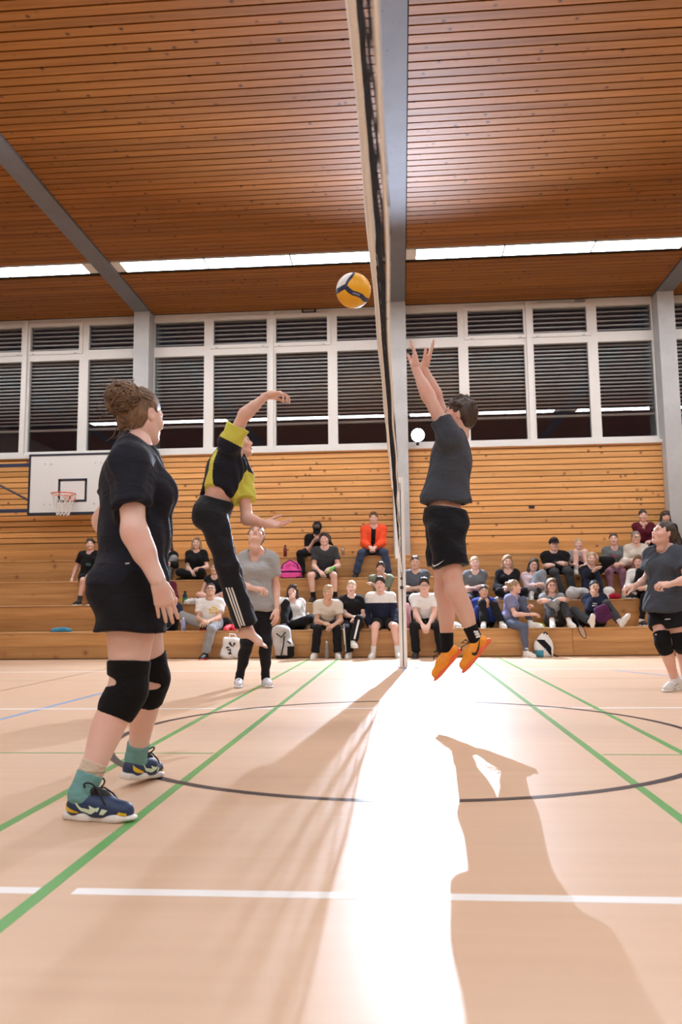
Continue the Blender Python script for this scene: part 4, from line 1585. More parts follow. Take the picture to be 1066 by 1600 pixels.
def bare_foot(an, toe, sole, q):
    """a naked foot with heel, arch, ball and five toes; sole is the direction away from the sole"""
    x = unit(toe - an)
    up = unit(np.asarray(sole, float) - x * (np.asarray(sole, float) @ x))
    sd = np.cross(up, x)
    L = np.linalg.norm(toe - an)
    g = lambda a, b, c: an + x * a * L + sd * b * q + up * c * q
    P = [Cone(g(-0.10, 0, -0.045), g(0.0, 0, -0.01), 0.034 * q, 0.036 * q, k=0.03), Cone(g(0.0, 0, -0.012), g(0.62, 0.008, -0.032), 0.036 * q, 0.024 * q, k=0.03),
         Cone(g(0.62, 0.028, -0.036), g(0.70, -0.028, -0.040), 0.021 * q, 0.018 * q, k=0.03)]
    for i in range(5):
        b = 0.032 - 0.0155 * i
        P.append(Cone(g(0.68 - 0.03 * i, b, -0.038), g(1.0 - 0.055 * i, b * 1.1, -0.044), 0.0115 * q - 0.0009 * i, 0.0100 * q - 0.0008 * i, k=0.004))
    return P

# ================================================================= THE FIVE PLAYERS
def decal(fig, name, targets, top, bot, org, ex, ey, dirv, mat, nu=10, nv=3, lift=0.0025):
    """a strip between two curves (in ex, ey metres about org) laid on the surface met along dirv"""
    ex, ey, dirv = unit(ex), unit(ey), Vector(unit(dirv))
    trees = []
    for t in targets:
        me, mw, up_ = t.data, t.matrix_basis, t.parent
        while up_ is not None and up_ is not fig.root:
            mw, up_ = up_.matrix_basis @ mw, up_.parent
        trees.append(BVHTree.FromPolygons([mw @ v.co for v in me.vertices], [tuple(p.vertices) for p in me.polygons]))

    def samp(pl, t):
        pl = np.asarray(pl, float)
        d = np.r_[0, np.cumsum(np.linalg.norm(np.diff(pl, axis=0), axis=1))]
        return np.array([np.interp(t * d[-1], d, pl[:, i]) for i in (0, 1)])
    V, Q, ok = [], [], []
    for i in range(nu + 1):
        a, b = samp(top, i / nu), samp(bot, i / nu)
        for j in range(nv + 1):
            q = a + (b - a) * j / nv
            p = Vector(np.asarray(org) - fig.base + ex * q[0] + ey * q[1]) - dirv * 0.35
            best = None
            for tr in trees:
                h = tr.ray_cast(p, dirv, 0.8)
                if h[0] is not None and (best is None or h[3] < best[1]):
                    best = (h[0], h[3])
            w = (best[0] if best else p + dirv * 0.35) - dirv * lift
            V.append(w)
            ok.append(best is not None)
    for i in range(nu):
        for j in range(nv):
            a = i * (nv + 1) + j
            q = (a, a + 1, a + nv + 2, a + nv + 1)
            if all(ok[t] for t in q):
                Q.append(q)
    if not Q:
        print('decal misses', name)
        return None
    me = Soup().add(np.array(V), np.array(Q)).mesh(name, [mat])
    return link_mesh(name, me, fig.root)


def atz(px, py, Y, z):
    p = at(px, py, Y)
    p[2] = z
    return p


M_white_cloth = cloth('white cotton', (0.72, 0.72, 0.72))
M_black_cloth = cloth('black cotton', (0.010, 0.010, 0.013))
M_navy_cloth = cloth('navy black jersey', (0.012, 0.014, 0.024), rough=0.7)
M_sole_w = plain('white sole', (0.72, 0.72, 0.70), 0.5)
M_lace_k = plain('black lace', (0.012, 0.012, 0.014), 0.8)
M_lace_w = plain('white lace', (0.75, 0.75, 0.75), 0.8)

# ---------------------------------------------------------------- A: woman with a bun, nearest the camera
shA = 0.92 * 0.088
JA = dict(pelvis=at(204, 912, -1.85), neck=at(212, 704, -1.85), head=at(221, 651, -1.80), sh_r=at(203, 728, -2.02), sh_l=at(212, 722, -1.68),
          el_r=at(209, 829, -2.10), wr_r=at(247, 908, -2.11), el_l=at(162, 812, -1.62), wr_l=at(192, 876, -1.56),
          hip_r=at(208, 932, -1.95), hip_l=at(207, 932, -1.74), kn_r=at(199, 1076, -1.98), an_r=atz(127, 1236, -2.09, shA * 1.1), toe_r=atz(195, 1265, -2.12, 0.03),
          kn_l=at(237, 1060, -1.62), an_l=atz(212, 1190, -1.50, shA + 0.035), toe_l=atz(268, 1195, -1.22, 0.03),
          face=A3(0.54, 0.84, -0.05), crown=A3(-0.06, 0, 1), sole_l=(0.12, 0.1, 1))
A = Fig('person', 'woman with brown hair bun in black tee, shorts and knee pads, nearest the camera', JA, (JA['pelvis'][0], JA['pelvis'][1], 0), fem=True, tone='pale', vox=0.0085, girth=1.16, headvox=0.0032, handvox=0.0035, belly=1.14, limb=1.12, armk=1.10, sss=0.12)
A.body({'r': dict(dir=at(263, 962, -2.08) - JA['wr_r'], palm=(-0.35, 0.9, 0.1), curl=0.30, spread=0.15, thumb=0.35), 'l': dict(palm=(0.3, -0.9, 0), curl=0.4)}, hair='brown')
shirtA = A.shirt(M_navy_cloth, sleeve=0.66, e=0.022, hem=-0.01, flare=0.012, neck=0.066)
shortsA = A.trousers(M_black_cloth, 'shorts', t1=0.40, e=0.015, waist=0.06, flare=0.034)
M_pad = cloth('black knit pad', (0.007, 0.007, 0.008), rough=0.9)


def knee_pad(fig, h, hole=True, up=0.11, dn=0.115):
    J, q = fig.J, fig.s * fig.limb
    a, b, c = J['hip_' + h], J['kn_' + h], J['an_' + h]
    d0, d1 = unit(a - b), unit(c - b)
    fwd = unit(fig.foot(h) - d1 * (fig.foot(h) @ d1))
    P = [Cone(b, b + d0 * up, 0.060 * q + 0.011, 0.068 * q + 0.011, k=0.02, flat='b'), Cone(b, b + d1 * dn, 0.060 * q + 0.010, 0.050 * q + 0.012, k=0.02, flat='b'),
         Ell(b + d1 * 0.03 + fwd * 0.022, (0.055 * q, 0.052 * q, 0.085 * q), frame3(d1, fwd), k=0.025),
         Ell(b + d1 * 0.075 - fwd * 0.016 * q, (0.050 * q + 0.008, 0.050 * q + 0.008, 0.06), frame3(d1, fwd), k=0.03, clip=[(b + d1 * dn, d1)])]
    if hole:
        side = np.cross(d1, fwd)
        P.append(Ell(b - fwd * 0.085, (0.16, 0.080, 0.020), np.stack([side, fwd, unit(d1 - fwd * (d1 @ fwd))]), k=0.006, neg=True))
    V, Q = surface(P, min(fig.vox, 0.008))
    return fig.obj('knee_pad', V, Q, M_pad)


knee_pad(A, 'r')
knee_pad(A, 'l')
M_teal = cloth('teal sock', (0.16, 0.36, 0.36))
M_tape_b = cloth('beige ankle tape', (0.62, 0.52, 0.42), wrinkle=0.6)
M_shA = plain('navy shoe', (0.012, 0.035, 0.10), 0.5, var=0.2, scale=30)
for h in ('r', 'l'):
    A.sock(h, M_teal, 1.80, 2.0, 0.006)
V, Q = surface([Cone(JA['an_r'] + (JA['kn_r'] - JA['an_r']) * 0.30, JA['an_r'] + (JA['kn_r'] - JA['an_r']) * 0.10, 0.050, 0.047, k=0.01, flat='ab')], 0.006)
A.obj('ankle_tape', V, Q, M_tape_b)
M_yel = plain('shoe yellow', (0.75, 0.52, 0.02), 0.45)
M_mint = plain('pale mint print', (0.62, 0.78, 0.60), 0.5)
for h in ('r', 'l'):
    so = A.shoe(h, [M_shA, M_sole_w, M_lace_k], vox=0.005, scale=1.1)
    m = np.array(so.matrix_basis)
    X, Yv, Z, O = m[:3, 0], m[:3, 1], m[:3, 2], m[:3, 3] + A.base
    # the running-bird stripe on the camera side, a yellow heel and a yellow toe line
    dr = Yv if Yv[1] > 0 else -Yv
    decal(A, 'shoe_stripe', [so, so.children[0]], [(0.055, 0.080), (0.085, 0.052), (0.125, 0.048), (0.165, 0.058)], [(0.055, 0.074), (0.085, 0.040), (0.130, 0.030), (0.165, 0.052)], O, X, Z, dr, M_mint, 14, 2)
    decal(A, 'shoe_stripe', [so, so.children[0]], [(0.120, 0.062), (0.140, 0.056), (0.165, 0.052)], [(0.128, 0.044), (0.142, 0.044), (0.160, 0.042)], O, X, Z, dr, M_mint, 6, 2)
    decal(A, 'heel_patch', [so, so.children[0]], [(0.006, 0.075), (0.02, 0.055), (0.05, 0.044), (0.075, 0.036)], [(0.006, 0.055), (0.02, 0.036), (0.05, 0.032), (0.075, 0.031)], O, X, Z, dr, M_yel, 8, 2)
    decal(A, 'toe_patch', [so, so.children[0]], [(0.175, 0.052), (0.195, 0.046)], [(0.165, 0.032), (0.180, 0.030)], O, X, Z, dr, M_mint, 4, 3)
    decal(A, 'toe_patch', [so, so.children[0]], [(0.235, 0.040), (0.262, 0.034)], [(0.225, 0.026), (0.262, 0.025)], O, X, Z, dr, M_yel, 5, 2)
    loc = lambda x, y, z: O - A.base + X * x + Yv * y + Z * z
    V, Q = surface([Cone(loc(0.088, 0, 0.108), loc(0.150, 0, 0.084), 0.022, 0.021, k=0.02), Cone(loc(0.150, 0, 0.084), loc(0.185, 0.002, 0.066), 0.021, 0.018, k=0.02)], 0.005)
    A.obj('tongue', V + A.base, Q, M_lace_k)
    lt = MB()
    for sg in (-1, 1):
        lt.tube([Vector(loc(0.112 + 0.022 * math.sin(a_), 0.006 * sg + sg * 0.040 * math.sin(a_ / 2), 0.112 + 0.020 * math.sin(a_ / 2) - 0.010 * math.cos(a_))) for a_ in [2 * math.pi * k / 10 for k in range(11)]], 0.0036, 5)
        lt.tube([Vector(loc(0.112, 0, 0.112)), Vector(loc(0.140, 0.025 * sg, 0.112)), Vector(loc(0.168, 0.040 * sg, 0.088)), Vector(loc(0.185, 0.045 * sg, 0.066))], 0.0034, 5)
    for k in range(5):
        lt.tube([Vector(loc(0.118 + 0.017 * k, -0.026, 0.088 - 0.0075 * k)), Vector(loc(0.126 + 0.017 * k, 0, 0.114 - 0.009 * k)), Vector(loc(0.118 + 0.017 * k, 0.026, 0.088 - 0.0075 * k))], 0.0040, 5)
    tag(lt.build('lace_bow', M_lace_k, A.root), kind='stuff')
decal(A, 'shorts_logo', [shortsA, shirtA], [(0, 0.006), (0.016, 0.008)], [(0, 0), (0.016, 0.002)], at(203, 883, -2.0), (1, 0, 0), (0, 0, 1), (0, 1, 0), plain('logo grey', (0.6, 0.6, 0.62), 0.4), 4, 2)


# hair of A: pulled back, loose messy bun of many strands
def strand_bun(fig):
    hx = fig.hax
    hd = fig.J['head'] - fig.base
    tr = lambda p: hx @ (np.asarray(p, float) * fig.s) + hd
    base = [Ell((-0.014, 0, 0.034), (0.101, 0.081, 0.094), k=0.02), Ell((-0.045, 0, -0.022), (0.072, 0.073, 0.078), k=0.03),
            Ell((-0.100, 0, 0.055), (0.062, 0.068, 0.066), k=0.02),
            Ell(FACE['c'], FACE['r'], k=0.008, neg=True), Cone((0.03, 0, -0.12), (-0.12, 0, -0.125), 0.056, 0.05, k=0.01, neg=True)]
    base += [Ell((0.014, 0.092 * s_, -0.018), (0.030, 0.030, 0.042), k=0.006, neg=True) for s_ in (1, -1)]
    V, Q = surface(base, 0.0045, warp=hair_warp)
    so = Soup().add((V * fig.s) @ hx.T + hd, Q, 0)
    me = so.mesh('hair', [HAIR['brown']])
    h = link_mesh('hair', me, fig.root)
    rnd = random.Random(11)
    mb = MB()
    c0 = A3(-0.100, 0.0, 0.055)
    for i in range(230):
        a = unit(A3(rnd.gauss(0, 1), rnd.gauss(0, 1), rnd.gauss(0, 1)))
        b = unit(np.cross(a, A3(rnd.gauss(0, 1), rnd.gauss(0, 1), rnd.gauss(0, 1))))
        r = rnd.uniform(0.9, 1.12)
        ph = rnd.uniform(0, 6.28)
        pts = []
        for k in range(8):
            w = ph + 0.42 * k
            d = a * math.cos(w) + b * math.sin(w)
            pts.append(tr(c0 + d * A3(0.070, 0.074, 0.073) * (r + 0.03 * math.sin(3 * w))))
        mb.tube(pts, [0.0034] * 6 + [0.002, 0.0006], 4, cap=False)
    for i in range(50):
        a = rnd.uniform(0, 2 * math.pi)
        p = c0 + A3(0.062 * math.cos(a), 0.062 * rnd.uniform(-1, 1), 0.062 * math.sin(a))
        d = unit(p - c0 + A3(-0.03, 0, 0.005))
        L = rnd.uniform(0.03, 0.075)
        mb.tube([tr(p), tr(p + d * L * 0.5), tr(p + d * L + A3(-0.01, rnd.uniform(-0.015, 0.015), -0.025))], [0.0018, 0.0014, 0.0004], 3, cap=False)
    for i in range(90):                                   # combed strands over the scalp
        s_ = rnd.choice((1, -1))
        th = rnd.uniform(0.05, 1.45)
        p0 = A3(0.055 - 0.075 * th * 0.6, 0.080 * math.sin(th) * s_ * 0.98, 0.032 + 0.094 * math.cos(th))
        pts = []
        for k in range(6):
            t = k / 5
            q = p0 * (1 - t) + (c0 + A3(0.03, 0.02 * s_, -0.005)) * t
            v = (q - A3(-0.018, 0, 0.034)) / A3(0.104, 0.0835, 0.097)
            q = A3(-0.018, 0, 0.034) + v / max(np.linalg.norm(v), 1e-6) * A3(0.104, 0.0835, 0.097) * (1.0 + 0.012 * rnd.random())
            pts.append(tr(q))
        mb.tube(pts, 0.0019, 3, cap=False)
    for y0 in (-0.05, 0.02, 0.055, -0.02):                # wisps in the nape
        mb.tube([tr((-0.085, y0, -0.06)), tr((-0.10, y0 * 1.1, -0.10)), tr((-0.125, y0 * 1.3, -0.125))], [0.003, 0.0025, 0.0006], 4, cap=False)
    tag(mb.build('loose_strands', HAIR['brown'], h, smooth=True), kind='stuff')


strand_bun(A)

# ---------------------------------------------------------------- B: the spiker in the air
JB = dict(pelvis=at(333, 800, 0.60), neck=at(362, 706, 0.60), head=at(370, 694, 0.70), sh_r=at(359, 693, 0.44), sh_l=at(379, 744, 0.74),
          el_r=at(382, 648, 0.42), wr_r=at(417, 618, 0.42), el_l=at(386, 811, 0.62), wr_l=at(413, 818, 0.50),
          hip_r=at(335, 814, 0.50), hip_l=at(334, 814, 0.69), kn_r=at(356, 889, 0.48), kn_l=at(359, 889, 0.70), an_r=at(386, 984, 0.55), an_l=at(387, 982, 0.74),
          toe_r=at(421, 1004, 0.55), toe_l=at(420, 1002, 0.76), sole_r=(0.5, 0, 0.86), sole_l=(0.5, 0, 0.86), face=A3(0.88, 0.18, 0.30), crown=A3(-0.35, 0, 1))
B = Fig('person', 'man in black and yellow jersey leaping barefoot with one arm raised to spike', JB, (JB['pelvis'][0], JB['pelvis'][1], JB['toe_r'][2] - 0.02), tone='fair', vox=0.0095, girth=0.96, headvox=0.0036, handvox=0.0038, scale=1.0, sss=0.1)
B.body({'r': dict(dir=(0.86, 0.05, 0.12), palm=(0.25, 0.1, -1), curl=0.72, spread=0.4, thumb=0.6), 'l': dict(dir=(0.95, -0.1, -0.10), palm=(0.0, -0.55, 0.8), curls=(0.15, 0.25, 0.3, 0.35), curl=0.3, spread=0.65, thumb=0.9)}, hair='brown', bare_feet=('r', 'l'))
B.hair('short', 'brown')
M_yel_cloth = cloth('yellow jersey', (0.62, 0.60, 0.10))


def pieces_B(c):
    T = np.zeros(len(c), int)
    for h in ('r', 'l'):
        a, b = JB['sh_' + h], JB['el_' + h]
        d = unit(b - a)
        t = (c - a) @ d
        rad = np.linalg.norm(c - a - t[:, None] * d, axis=1)
        T[(t > 0.015) & (rad < 0.13) & (t < 0.3)] = 1
    # side panel under the arm on the camera side
    rel = c - B.P
    hgt = rel @ B.u
    fr = rel @ B.f
    sd = rel @ B.r
    w = 0.022 + 0.05 * np.clip((0.26 - hgt) / 0.2, 0, 1)
    T[(sd > 0.05) & (np.abs(fr + 0.015 + 0.15 * (hgt - 0.22)) < w) & (hgt < 0.44)] = 1
    return T


shirtB = B.shirt([M_navy_cloth, M_yel_cloth], sleeve=0.58, e=0.024, hem=0.105, flare=0.016, neck=0.072, hemdir=B.u + A3(-0.1, 0.60, 0.1), pieces=pieces_B, vox=0.005)
M_track = cloth('black track trousers', (0.012, 0.013, 0.018), rough=0.6)
trB = B.trousers(M_track, t1=1.94, e=0.018, waist=0.085, flare=0.004, straight=0.026)
M_stripe = plain('white stripe', (0.70, 0.70, 0.68), 0.7)
for i in range(3):
    o = at(352 + i * 4.6, 918, 0.40)
    e_ = at(375 + i * 4.0, 981, 0.45)
    L = np.linalg.norm(e_ - o)
    decal(B, 'stripe', [trB], [(0, 0.0058), (L, 0.0055)], [(0, -0.0058), (L, -0.0055)], o, e_ - o, np.cross(A3(0, 1, 0), unit(e_ - o)), (0, 1, 0), M_stripe, 20, 1, 0.003)

# ---------------------------------------------------------------- C: woman in grey tee looking up
shC = 0.92 * 0.088
JC = dict(pelvis=at(403, 945, 3.10), neck=at(403, 865, 3.08), head=at(400, 838, 3.03), sh_r=at(381, 874, 3.08), sh_l=at(424, 874, 3.06), el_r=at(376, 914, 3.02), wr_r=at(400, 920, 2.84),
          el_l=at(431, 915, 3.12), wr_l=at(432, 952, 3.02), hip_r=at(394, 955, 3.1), hip_l=at(412, 955, 3.1), kn_r=at(386, 1004, 3.02), kn_l=at(415, 1004, 3.05),
          an_r=atz(374, 1058, 3.12, shC), an_l=atz(415, 1058, 3.12, shC), toe_r=atz(371, 1070, 2.90, 0.03), toe_l=atz(423, 1070, 2.91, 0.03), face=A3(0.10, -0.76, 0.62), crown=A3(0, 0.6, 0.8))
C_ = Fig('person', 'woman in light grey tee and black leggings standing behind the leaping spiker, looking up', JC, (JC['pelvis'][0], JC['pelvis'][1], 0), fem=True, tone='fair', vox=0.011, headvox=0.004, handvox=0.0042)
C_.body({'r': dict(dir=(0.8, -0.4, -0.1), palm=(0, 0.3, -1), curl=1.15, spread=0.1), 'l': dict(palm=(-0.6, 0.3, 0), curl=0.45)}, hair='brown')
C_.hair('short', 'brown')
M_grey_tee = cloth('light grey melange', (0.36, 0.37, 0.38), heather=0.12)
C_.shirt(M_grey_tee, sleeve=0.62, e=0.022, hem=-0.05, flare=0.02, neck=0.082, loose=0.055, neckdrop=0.03)
M_legging = cloth('black leggings', (0.010, 0.010, 0.014), wrinkle=0.15, rough=0.6)
C_.trousers(M_legging, 'leggings', t1=1.92, e=0.006, straight=0.0)
M_shoe_wp = plain('white and purple shoe', (0.62, 0.62, 0.68), 0.5, var=0.3, scale=40)
for h in ('r', 'l'):
    C_.sock(h, M_black_cloth, 1.85, 2.0, 0.005)
    sC = C_.shoe(h, [M_shoe_wp, M_sole_w, M_lace_w], vox=0.006)
    m = np.array(sC.matrix_basis)
    decal(C_, 'shoe_stripe', [sC, sC.children[0]], [(0.07, 0.07), (0.14, 0.06)], [(0.08, 0.045), (0.15, 0.045)], m[:3, 3] + C_.base, m[:3, 0], m[:3, 2], m[:3, 1] * (1 if h == 'r' else -1), plain('purple print', (0.10, 0.07, 0.28), 0.5), 6, 2)

# ---------------------------------------------------------------- D: the blocker in the air
JD = dict(pelvis=at(694, 812, 0.50), neck=at(709, 682, 0.50), head=at(717, 650, 0.51), sh_l=at(703, 684, 0.31), sh_r=at(702, 680, 0.68), el_l=at(670, 620, 0.36), wr_l=at(649, 575, 0.40),
          el_r=at(681, 618, 0.66), wr_r=at(662, 574, 0.62), hip_l=at(696, 828, 0.39), hip_r=at(692, 828, 0.61), kn_l=at(711, 924, 0.35), kn_r=at(694, 924, 0.64),
          an_l=at(743, 998, 0.39), an_r=at(699, 1013, 0.645), toe_l=at(728, 1062, 0.375), toe_r=at(676, 1062, 0.637), sole_l=(-0.72, 0, 0.66), sole_r=(-0.72, 0, 0.66), face=A3(-0.95, 0.12, 0.22), crown=A3(0.15, 0, 1))
D = Fig('person', 'man in grey tee, black shorts and orange shoes jumping to block with raised arms', JD, (JD['pelvis'][0], JD['pelvis'][1], 0.21), tone='fair', vox=0.0095, girth=1.05, scale=1.05, headvox=0.0036, handvox=0.0038, sss=0.1)
D.body({'l': dict(dir=(-0.04, 0.03, 1), palm=(-1, 0, 0.1), curl=0.16, spread=0.35, thumb=0.6), 'r': dict(dir=(0.42, 0, 0.9), palm=(-0.9, -0.1, 0.35), curl=0.12, spread=0.5, thumb=0.7)}, hair='dark')
D.hair('tousled', 'dark')
M_slate = cloth('slate grey tee', (0.060, 0.072, 0.095), heather=0.1)
D.shirt(M_slate, sleeve=0.42, e=0.022, hem=0.125, flare=0.014, neck=0.070, hollow=True, hemdir=D.u + A3(-0.12, 0, 0), loose=0.05)
M_shorts_k = cloth('black sport shorts', (0.008, 0.009, 0.014), rough=0.6)
shD = D.trousers(M_shorts_k, 'shorts', t1=0.60, e=0.022, waist=0.05, flare=0.026)
V, Q = surface([Ell(D.P + D.u * 0.05, (0.150 * 1.05 + 0.020, 0.116 * 1.05 + 0.018, 0.10), [D.hr, D.hf, D.u], 0.01)], 0.009, cuts=[(D.P + D.u * 0.078, D.u), (D.P + D.u * 0.042, -D.u)])
D.obj('waistband', V, Q, cloth('grey waistband', (0.05, 0.055, 0.06)))
M_whiteprint = plain('white print', (0.8, 0.8, 0.82), 0.5)
SW_T = [(0.000, 0.020), (0.004, 0.004), (0.018, -0.004), (0.050, 0.010), (0.098, 0.040)]
SW_B = [(0.000, 0.020), (-0.010, -0.002), (0.006, -0.020), (0.045, -0.004), (0.098, 0.040)]
decal(D, 'shorts_logo', [shD], [(x * 0.82, y * 0.7) for x, y in SW_T], [(x * 0.82, y * 0.7) for x, y in SW_B], at(676, 883, 0.3), (1, 0, 0.05), (0, 0, 1), (0, 1, 0), M_whiteprint, 14, 3)
M_orange = plain('orange shoe mesh', (0.90, 0.33, 0.02), 0.45, var=0.12, scale=60)
M_coral = plain('coral sole', (0.85, 0.16, 0.06), 0.45)
for h in ('l', 'r'):
    D.sock(h, M_black_cloth, 1.72, 2.0, 0.006)
    so = D.shoe(h, [M_orange, M_coral, M_lace_k], vox=0.005, scale=0.98)
    m = np.array(so.matrix_basis)
    X, Yv, Z, O = m[:3, 0], m[:3, 1], m[:3, 2], m[:3, 3] + D.base
    dr = Yv if Yv[1] > 0 else -Yv
    if h == 'l':
        decal(D, 'shoe_logo', [so, so.children[0]], [(0.15 - x * 1.25, 0.040 + y * 1.05) for x, y in SW_T], [(0.15 - x * 1.25, 0.040 + y * 1.05) for x, y in SW_B], O, X, Z, dr, plain('black print', (0.015, 0.012, 0.012), 0.5), 16, 3)
        for k in range(3):
            p = JD['an_l'] + (JD['kn_l'] - JD['an_l']) * (0.03 + 0.055 * k)
            decal(D, 'sock_mark', [c for c in D.root.children if c.name.startswith('sock')], [(0.004, 0.010), (0.036, 0.018 - 0.004 * k)], [(0.004, -0.004), (0.036, 0.004 - 0.004 * k)], p, (1, 0, 0), (0, 0, 1), (0, 1, 0), M_whiteprint, 5, 2)
    lt = MB()
    for sg in (-1, 1):
        p0 = Vector(O - D.base + X * 0.108 + Z * 0.103)
        lt.tube([p0, p0 + Vector(X * -0.005 + Yv * 0.03 * sg + Z * 0.03), p0 + Vector(X * 0.03 + Yv * 0.04 * sg + Z * 0.035), p0], 0.0026, 5)
        lt.tube([p0, p0 + Vector(X * 0.05 + Yv * 0.02 * sg + Z * 0.02), p0 + Vector(X * 0.07 + Yv * 0.022 * sg + Z * 0.005)], 0.0024, 5)
    lt.build('lace_bow', M_lace_k, D.root)

# ---------------------------------------------------------------- E: woman at the right edge
shE = 0.92 * 0.088
JE = dict(pelvis=at(1040, 946, 2.50), neck=at(1043, 858, 2.50), head=at(1037, 834, 2.48), sh_r=at(1019, 868, 2.62), sh_l=at(1066, 870, 2.36), el_r=at(1012, 905, 2.68), wr_r=at(992, 916, 2.50),
          el_l=at(1076, 905, 2.20), wr_l=at(1047, 913, 2.12), hip_r=at(1030, 955, 2.56), hip_l=at(1054, 955, 2.42), kn_r=at(1036, 1003, 2.42), kn_l=at(1064, 1003, 2.40),
          an_r=atz(1056, 1062, 2.56, shE), an_l=atz(1072, 1055, 2.85, shE), toe_r=atz(1040, 1077, 2.44, 0.03), toe_l=atz(1056, 1070, 2.72, 0.03), face=A3(-0.86, -0.28, 0.30), crown=A3(0.2, 0, 1))
E_ = Fig('person', 'woman with a dark ponytail in grey tee, shorts and knee pads at the right edge', JE, (JE['pelvis'][0], JE['pelvis'][1], 0), fem=True, tone='fair', vox=0.010, headvox=0.0036, handvox=0.0042, girth=1.0)
E_.body({'r': dict(dir=(-0.9, -0.3, -0.1), palm=(0.2, 0.3, -1), curl=0.95, spread=0.1), 'l': dict(dir=(-0.9, -0.3, -0.05), palm=(0.1, 0.6, -0.7), curl=1.1, spread=0.1)}, hair='dark')
E_.hair('pony', 'dark')
M_char = cloth('charcoal tee', (0.055, 0.065, 0.085), heather=0.12)
E_.shirt(M_char, sleeve=0.6, e=0.030, hem=-0.06, flare=0.014, neck=0.080, neckdrop=0.02, loose=0.075)
shE_o = E_.trousers(M_black_cloth, 'shorts', t1=0.52, e=0.012, waist=0.08, flare=0.026)
decal(E_, 'shorts_logo', [shE_o], [(0, 0.004), (0.035, 0.008)], [(0, -0.004), (0.035, 0.001)], at(1044, 968, 2.3), (1, 0, 0), (0, 0, 1), (0, 1, 0), M_whiteprint, 6, 2)
kpE = knee_pad(E_, 'r', hole=False, up=0.085, dn=0.11)
knee_pad(E_, 'l', hole=False, up=0.085, dn=0.11)
decal(E_, 'pad_logo', [kpE], [(0, 0.006), (0.05, 0.010)], [(0, -0.004), (0.05, 0.0)], at(1023, 993, 2.3), (1, 0, 0), (0, 0, 1), (0, 1, 0), M_whiteprint, 6, 2)
M_shoe_w = plain('white sneaker', (0.72, 0.71, 0.69), 0.5, var=0.08, scale=30)
for h in ('r', 'l'):
    E_.sock(h, M_white_cloth, 1.88, 2.0, 0.005)
    sE = E_.shoe(h, [M_shoe_w, M_sole_w, M_lace_w], vox=0.006, scale=1.04)
    m = np.array(sE.matrix_basis)
    decal(E_, 'shoe_stripe', [sE, sE.children[0]], [(0.07, 0.075), (0.16, 0.058)], [(0.075, 0.068), (0.16, 0.052)], m[:3, 3] + E_.base, m[:3, 0], m[:3, 2], m[:3, 1] * (1 if m[1, 1] > 0 else -1), plain('grey print', (0.25, 0.25, 0.26), 0.5), 6, 2)

# ================================================================= SPECTATORS ON THE BLEACHERS
GROUP = 'spectators sitting on the bleachers'
CL = {}
for nm, c, kw in (('black', (0.010, 0.010, 0.012), {}), ('navy', (0.014, 0.018, 0.040), {}), ('charcoal', (0.045, 0.048, 0.055), {}), ('slate', (0.085, 0.095, 0.115), dict(heather=0.1)),
                  ('grey', (0.26, 0.27, 0.28), dict(heather=0.12)), ('midgrey', (0.13, 0.14, 0.15), dict(heather=0.1)), ('pale', (0.50, 0.50, 0.50), dict(heather=0.08)), ('white', (0.72, 0.71, 0.70), {}), ('cream', (0.62, 0.57, 0.50), {}),
                  ('beige', (0.52, 0.44, 0.36), {}), ('olive', (0.17, 0.19, 0.13), {}), ('orange', (0.85, 0.09, 0.030), dict(rough=0.6)), ('jeans', (0.045, 0.065, 0.12), {}), ('greyjeans', (0.22, 0.25, 0.29), {}),
                  ('mauve', (0.30, 0.15, 0.21), {}), ('lilac', (0.19, 0.20, 0.34), dict(heather=0.1)), ('bluegrey', (0.09, 0.11, 0.17), {}), ('blue', (0.02, 0.04, 0.20), {}), ('maroon', (0.10, 0.012, 0.025), {}),
                  ('pink', (0.65, 0.30, 0.34), {}), ('sand', (0.36, 0.33, 0.30), {})):
    CL[nm] = cloth('cloth ' + nm, c, **kw)
CL['stripes'] = striped_cloth('white and rose stripes', (0.70, 0.66, 0.66, 1), (0.36, 0.09, 0.14, 1), 16)
SH = {'white': [M_shoe_w, M_sole_w, M_lace_w], 'black': [plain('black shoe', (0.012, 0.012, 0.014), 0.5), plain('dark sole', (0.03, 0.03, 0.03), 0.6), M_lace_k],
      'blackwhite': [plain('black shoe', (0.012, 0.012, 0.014), 0.5), M_sole_w, M_lace_w], 'blackred': [plain('black shoe', (0.012, 0.012, 0.014), 0.5), plain('red sole', (0.6, 0.03, 0.03), 0.5), M_lace_k],
      'maroon': [plain('maroon shoe', (0.22, 0.01, 0.06), 0.5), M_sole_w, M_lace_w], 'grey': [plain('grey shoe', (0.3, 0.3, 0.3), 0.5), M_sole_w, M_lace_w]}
M_glass_f = plain('dark spectacle frame', (0.02, 0.015, 0.015), 0.3)


